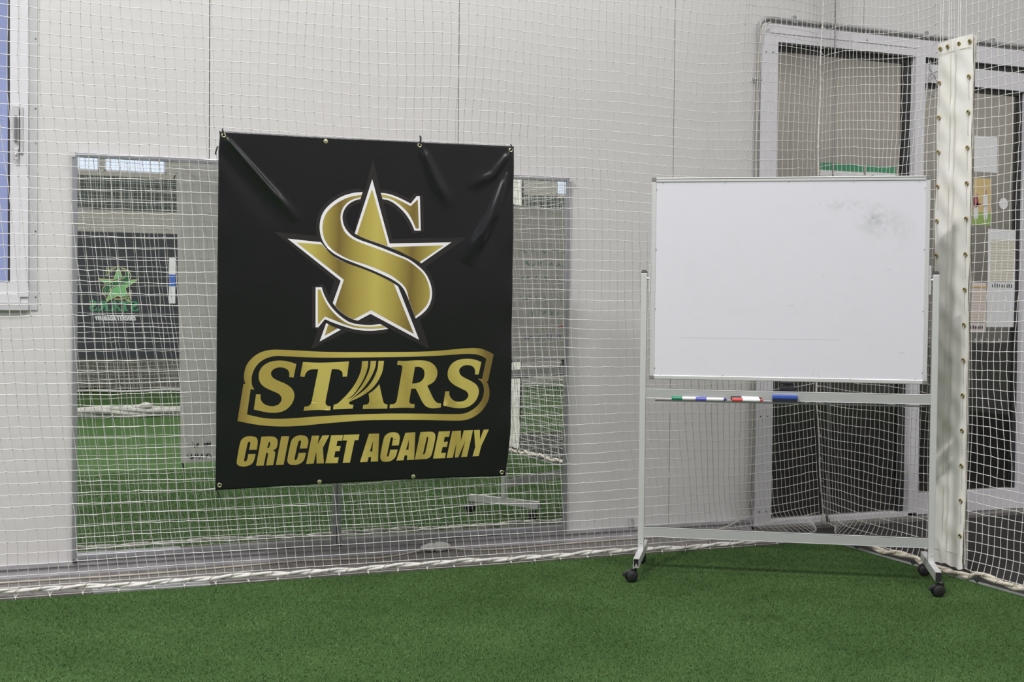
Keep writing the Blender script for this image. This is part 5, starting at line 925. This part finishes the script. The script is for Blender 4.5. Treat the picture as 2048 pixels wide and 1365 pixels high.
for sx in (-1, 1):
    b = MB(); y0, y1 = -.240, .240; w_ = .0125
    xl, xr = sx*PX-w_, sx*PX+w_
    # rectangular tube: four walls
    b.box(xl, xr, y0, y1, .1035, .1055); b.box(xl, xr, y0, y1, .067, .069); b.box(xl, xl+.002, y0, y1, .069, .1035); b.box(xr-.002, xr, y0, y1, .069, .1035)
    b.box(xl+.002, xr-.002, .20, .202, .069, .1035)
    fo = b.build('foot', 'alu', wbd)
    ends = [.240] if sx < 0 else [-.240, .240]
    for e_ in ends:
        b = MB(); s_ = 1 if e_ > 0 else -1
        b.box(xl+.0005, xr-.0005, min(e_-s_*.02, e_+s_*.004), max(e_-s_*.02, e_+s_*.004), .0675, .105, 0, .0015) if False else b.box(xl, xr, min(e_+s_*.0005, e_+s_*.005), max(e_+s_*.0005, e_+s_*.005), .067, .1055, 0, .0015)
        b.build('end_cap', 'plastic_black', fo)
    if sx < 0:
        b = MB(); b.box(xl+.0022, xr-.0022, -.232, -.16, .0692, .1032); b.build('tube_inside', 'rubber_black', fo)
        b = MB(); b.lathe([(.006, 0), (.006, .006), (.003, .006), (.003, .012)], (sx*PX, -.234, .070), (0, 0, 1), 6); b.build('castor_nut', 'alu_bright', fo)
castor(-.640, -.216, math.radians(118), -.03)
castor(-.640, .216, math.radians(150), 0)
castor(.640, -.216, math.radians(112), -.03)
castor(.640, .216, math.radians(100), 0)
# marker writing on the back, wiped specks on the front
rw = random.Random(3)
for (ink, rows) in (('ink_green', [(1.52, -.5, .45), (1.44, -.45, .3), (1.36, -.5, .40), (1.24, -.5, .5), (1.16, -.4, .45)]), ('ink_red', [(1.08, -.1, .5), (.95, .1, .5)]), ('ink_blue', [(1.015, -.45, .48)])):
    b = MB()
    for (z_, xa, xb) in rows:
        x_ = xa
        while x_ < xb:
            L = rw.uniform(.05, .12); n_ = int(L/.011); q = [(x_+k*.011, .0108, z_+rw.uniform(-.014, .016)) for k in range(max(n_, 3))]
            b.tube(spline(q, 3), .0024, 4); x_ += L+rw.uniform(.02, .05)
    b.build('marker_writing', ink, bk)
b = MB()
for (x_, z_, L, a_) in ((.155, 1.34, .012, .3), (.20, 1.345, .007, 0), (.285, 1.33, .006, .4), (.38, 1.34, .005, -.3), (.10, 1.24, .008, .5), (.26, 1.245, .006, .2), (.02, 1.21, .02, .1), (.31, 1.09, .005, 0), (.43, 1.37, .022, .12), (.45, 1.25, .005, .2), (.49, 1.01, .026, -.08), (.115, .91, .018, -1.1), (.142, .905, .020, -.95), (-.395, 1.145, .008, .6), (-.18, 1.34, .006, .1)):
    b.box(x_-L/2, x_+L/2, -.0089, -.0084, z_-.0007, z_+.0007)
    k = len(b.v)-8
    for i in range(8):
        p = b.v[k+i]; dx, dz = p[0]-x_, p[2]-z_; b.v[k+i] = (x_+dx*math.cos(a_)-dz*math.sin(a_), p[1], z_+dx*math.sin(a_)+dz*math.cos(a_))
b.box(-.465, .225, -.0088, -.0084, 1.0615, 1.0622)
mat('ink_faint', (.40, .40, .45), .5)
b.build('pen_specks', 'ink_faint', wbd)

# markers and eraser in the tray: each a thing of its own
def bw(lx, ly, z): return Vector((BC[0]+lx*cb-ly*sb, BC[1]+lx*sb+ly*cb, z))
def marker(lx, ly, z, cap, plug, label):
    t = thing('whiteboard_marker', bw(lx, ly, z), label, 'marker', 'markers lying in the whiteboard tray', BA)
    MB().lathe([(.0070, .046), (.0084, .047), (.0084, .118), (.0072, .122)], (0, 0, 0), (1, 0, 0), 18).build('barrel', 'white_plastic', t, True)
    MB().lathe([(.0070, 0), (.0082, .001), (.0090, .004), (.0090, .046), (.0075, .047)], (0, 0, 0), (1, 0, 0), 18).build('cap', cap, t, True)
    MB().lathe([(.0068, .1222), (.0068, .128), (.0042, .130), (.0042, .136)], (0, 0, 0), (1, 0, 0), 14).build('end_plug', plug, t, True)
zt = .7825+.0092
marker(-.497, -.0225, zt, 'm_green', 'm_green', 'green capped whiteboard marker at the left end of the tray')
marker(-.390, -.0410, zt, 'm_blue', 'm_bluedark', 'blue capped whiteboard marker in front of the green one')
marker(-.232, -.0410, zt, 'm_red', 'm_red', 'red capped whiteboard marker next to the eraser')
marker(-.237, -.0232, zt+.0062, 'plastic_black', 'plastic_black', 'black capped whiteboard marker half hidden behind the red one')
t = thing('board_eraser', bw(-.003, -.031, .7828), 'blue and black whiteboard eraser in the tray', 'eraser', None, BA)
MB().box(-.054, .054, -.0155, .016, .0, .0175, 0, .001).build('felt', 'felt_black', t)
MB().box(-.0545, .0545, -.016, .0165, .0177, .0330, 0, .003).build('grip', 'eraser_blue', t)

# ------------------------------------------------------------------ light
def area(name, loc, sx, sy, e, col=(1, .98, .95), aim=None):
    l = bpy.data.lights.new(name, 'AREA'); l.shape = 'RECTANGLE'; l.size = sx; l.size_y = sy; l.energy = e; l.color = col
    o = bpy.data.objects.new(name, l); COL.objects.link(o); o.location = loc
    if aim is not None: o.rotation_euler = (Vector(aim)-Vector(loc)).to_track_quat('-Z', 'Y').to_euler()
    return o
SKY, EXPO = 1.15, 0.10
area('lamp_key', (-1.5, -4.2, 5.9), .5, .5, 360, (1, .978, .975))
area('lamp_lane', (2.2, -2.6, 6.0), 2.4, .8, 130, (1, .976, .984))
area('lamp_lane', (2.2, -7.0, 6.0), 2.4, .8, 190, (1, .976, .984))
area('lamp_lane', (-4.5, -2.6, 6.0), 2.4, .8, 210, (1, .976, .984))
area('lamp_lane', (-4.5, -8.0, 6.0), 2.4, .8, 190, (1, .976, .984))
area('lamp_walk', (7.5, -3.5, 6.0), 2.4, .8, 80, (1, .976, .984))
area('lamp_walk', (7.5, -9.5, 6.0), 2.4, .8, 160, (1, .976, .984))
area('fill_room', (6.0, 1.0, 3.15), 4.5, .3, 40, (1, .98, .96))  # unseen light added above so the room's back wall darkens downwards

w = bpy.data.worlds.new('sky'); sc.world = w; w.use_nodes = True
bg = w.node_tree.nodes['Background']; bg.inputs['Color'].default_value = (.78, .84, .97, 1); bg.inputs['Strength'].default_value = SKY

# ------------------------------------------------------------------ camera
cam = bpy.data.cameras.new('camera'); cam.sensor_width = 36; cam.lens = 2594.782*36/2048; cam.clip_start = .05; cam.clip_end = 100
co = bpy.data.objects.new('camera', cam); COL.objects.link(co)
yaw, pit, rol = math.radians(22.497), math.radians(-1.526), math.radians(.562)
fwv = Vector((math.sin(yaw)*math.cos(pit), math.cos(yaw)*math.cos(pit), math.sin(pit)))
r0 = Vector((math.cos(yaw), -math.sin(yaw), 0)); u0 = r0.cross(fwv)
rv = r0*math.cos(rol)+u0*math.sin(rol); uv = -r0*math.sin(rol)+u0*math.cos(rol)
M = Matrix((rv, uv, -fwv)).transposed().to_4x4(); M.translation = Vector((0, -5.9987, 1.1939)); co.matrix_world = M
sc.camera = co
vs_ = sc.view_settings; vs_.view_transform = 'Standard'; vs_.look = 'None'; vs_.gamma = 1; vs_.use_curve_mapping = False; vs_.exposure = EXPO
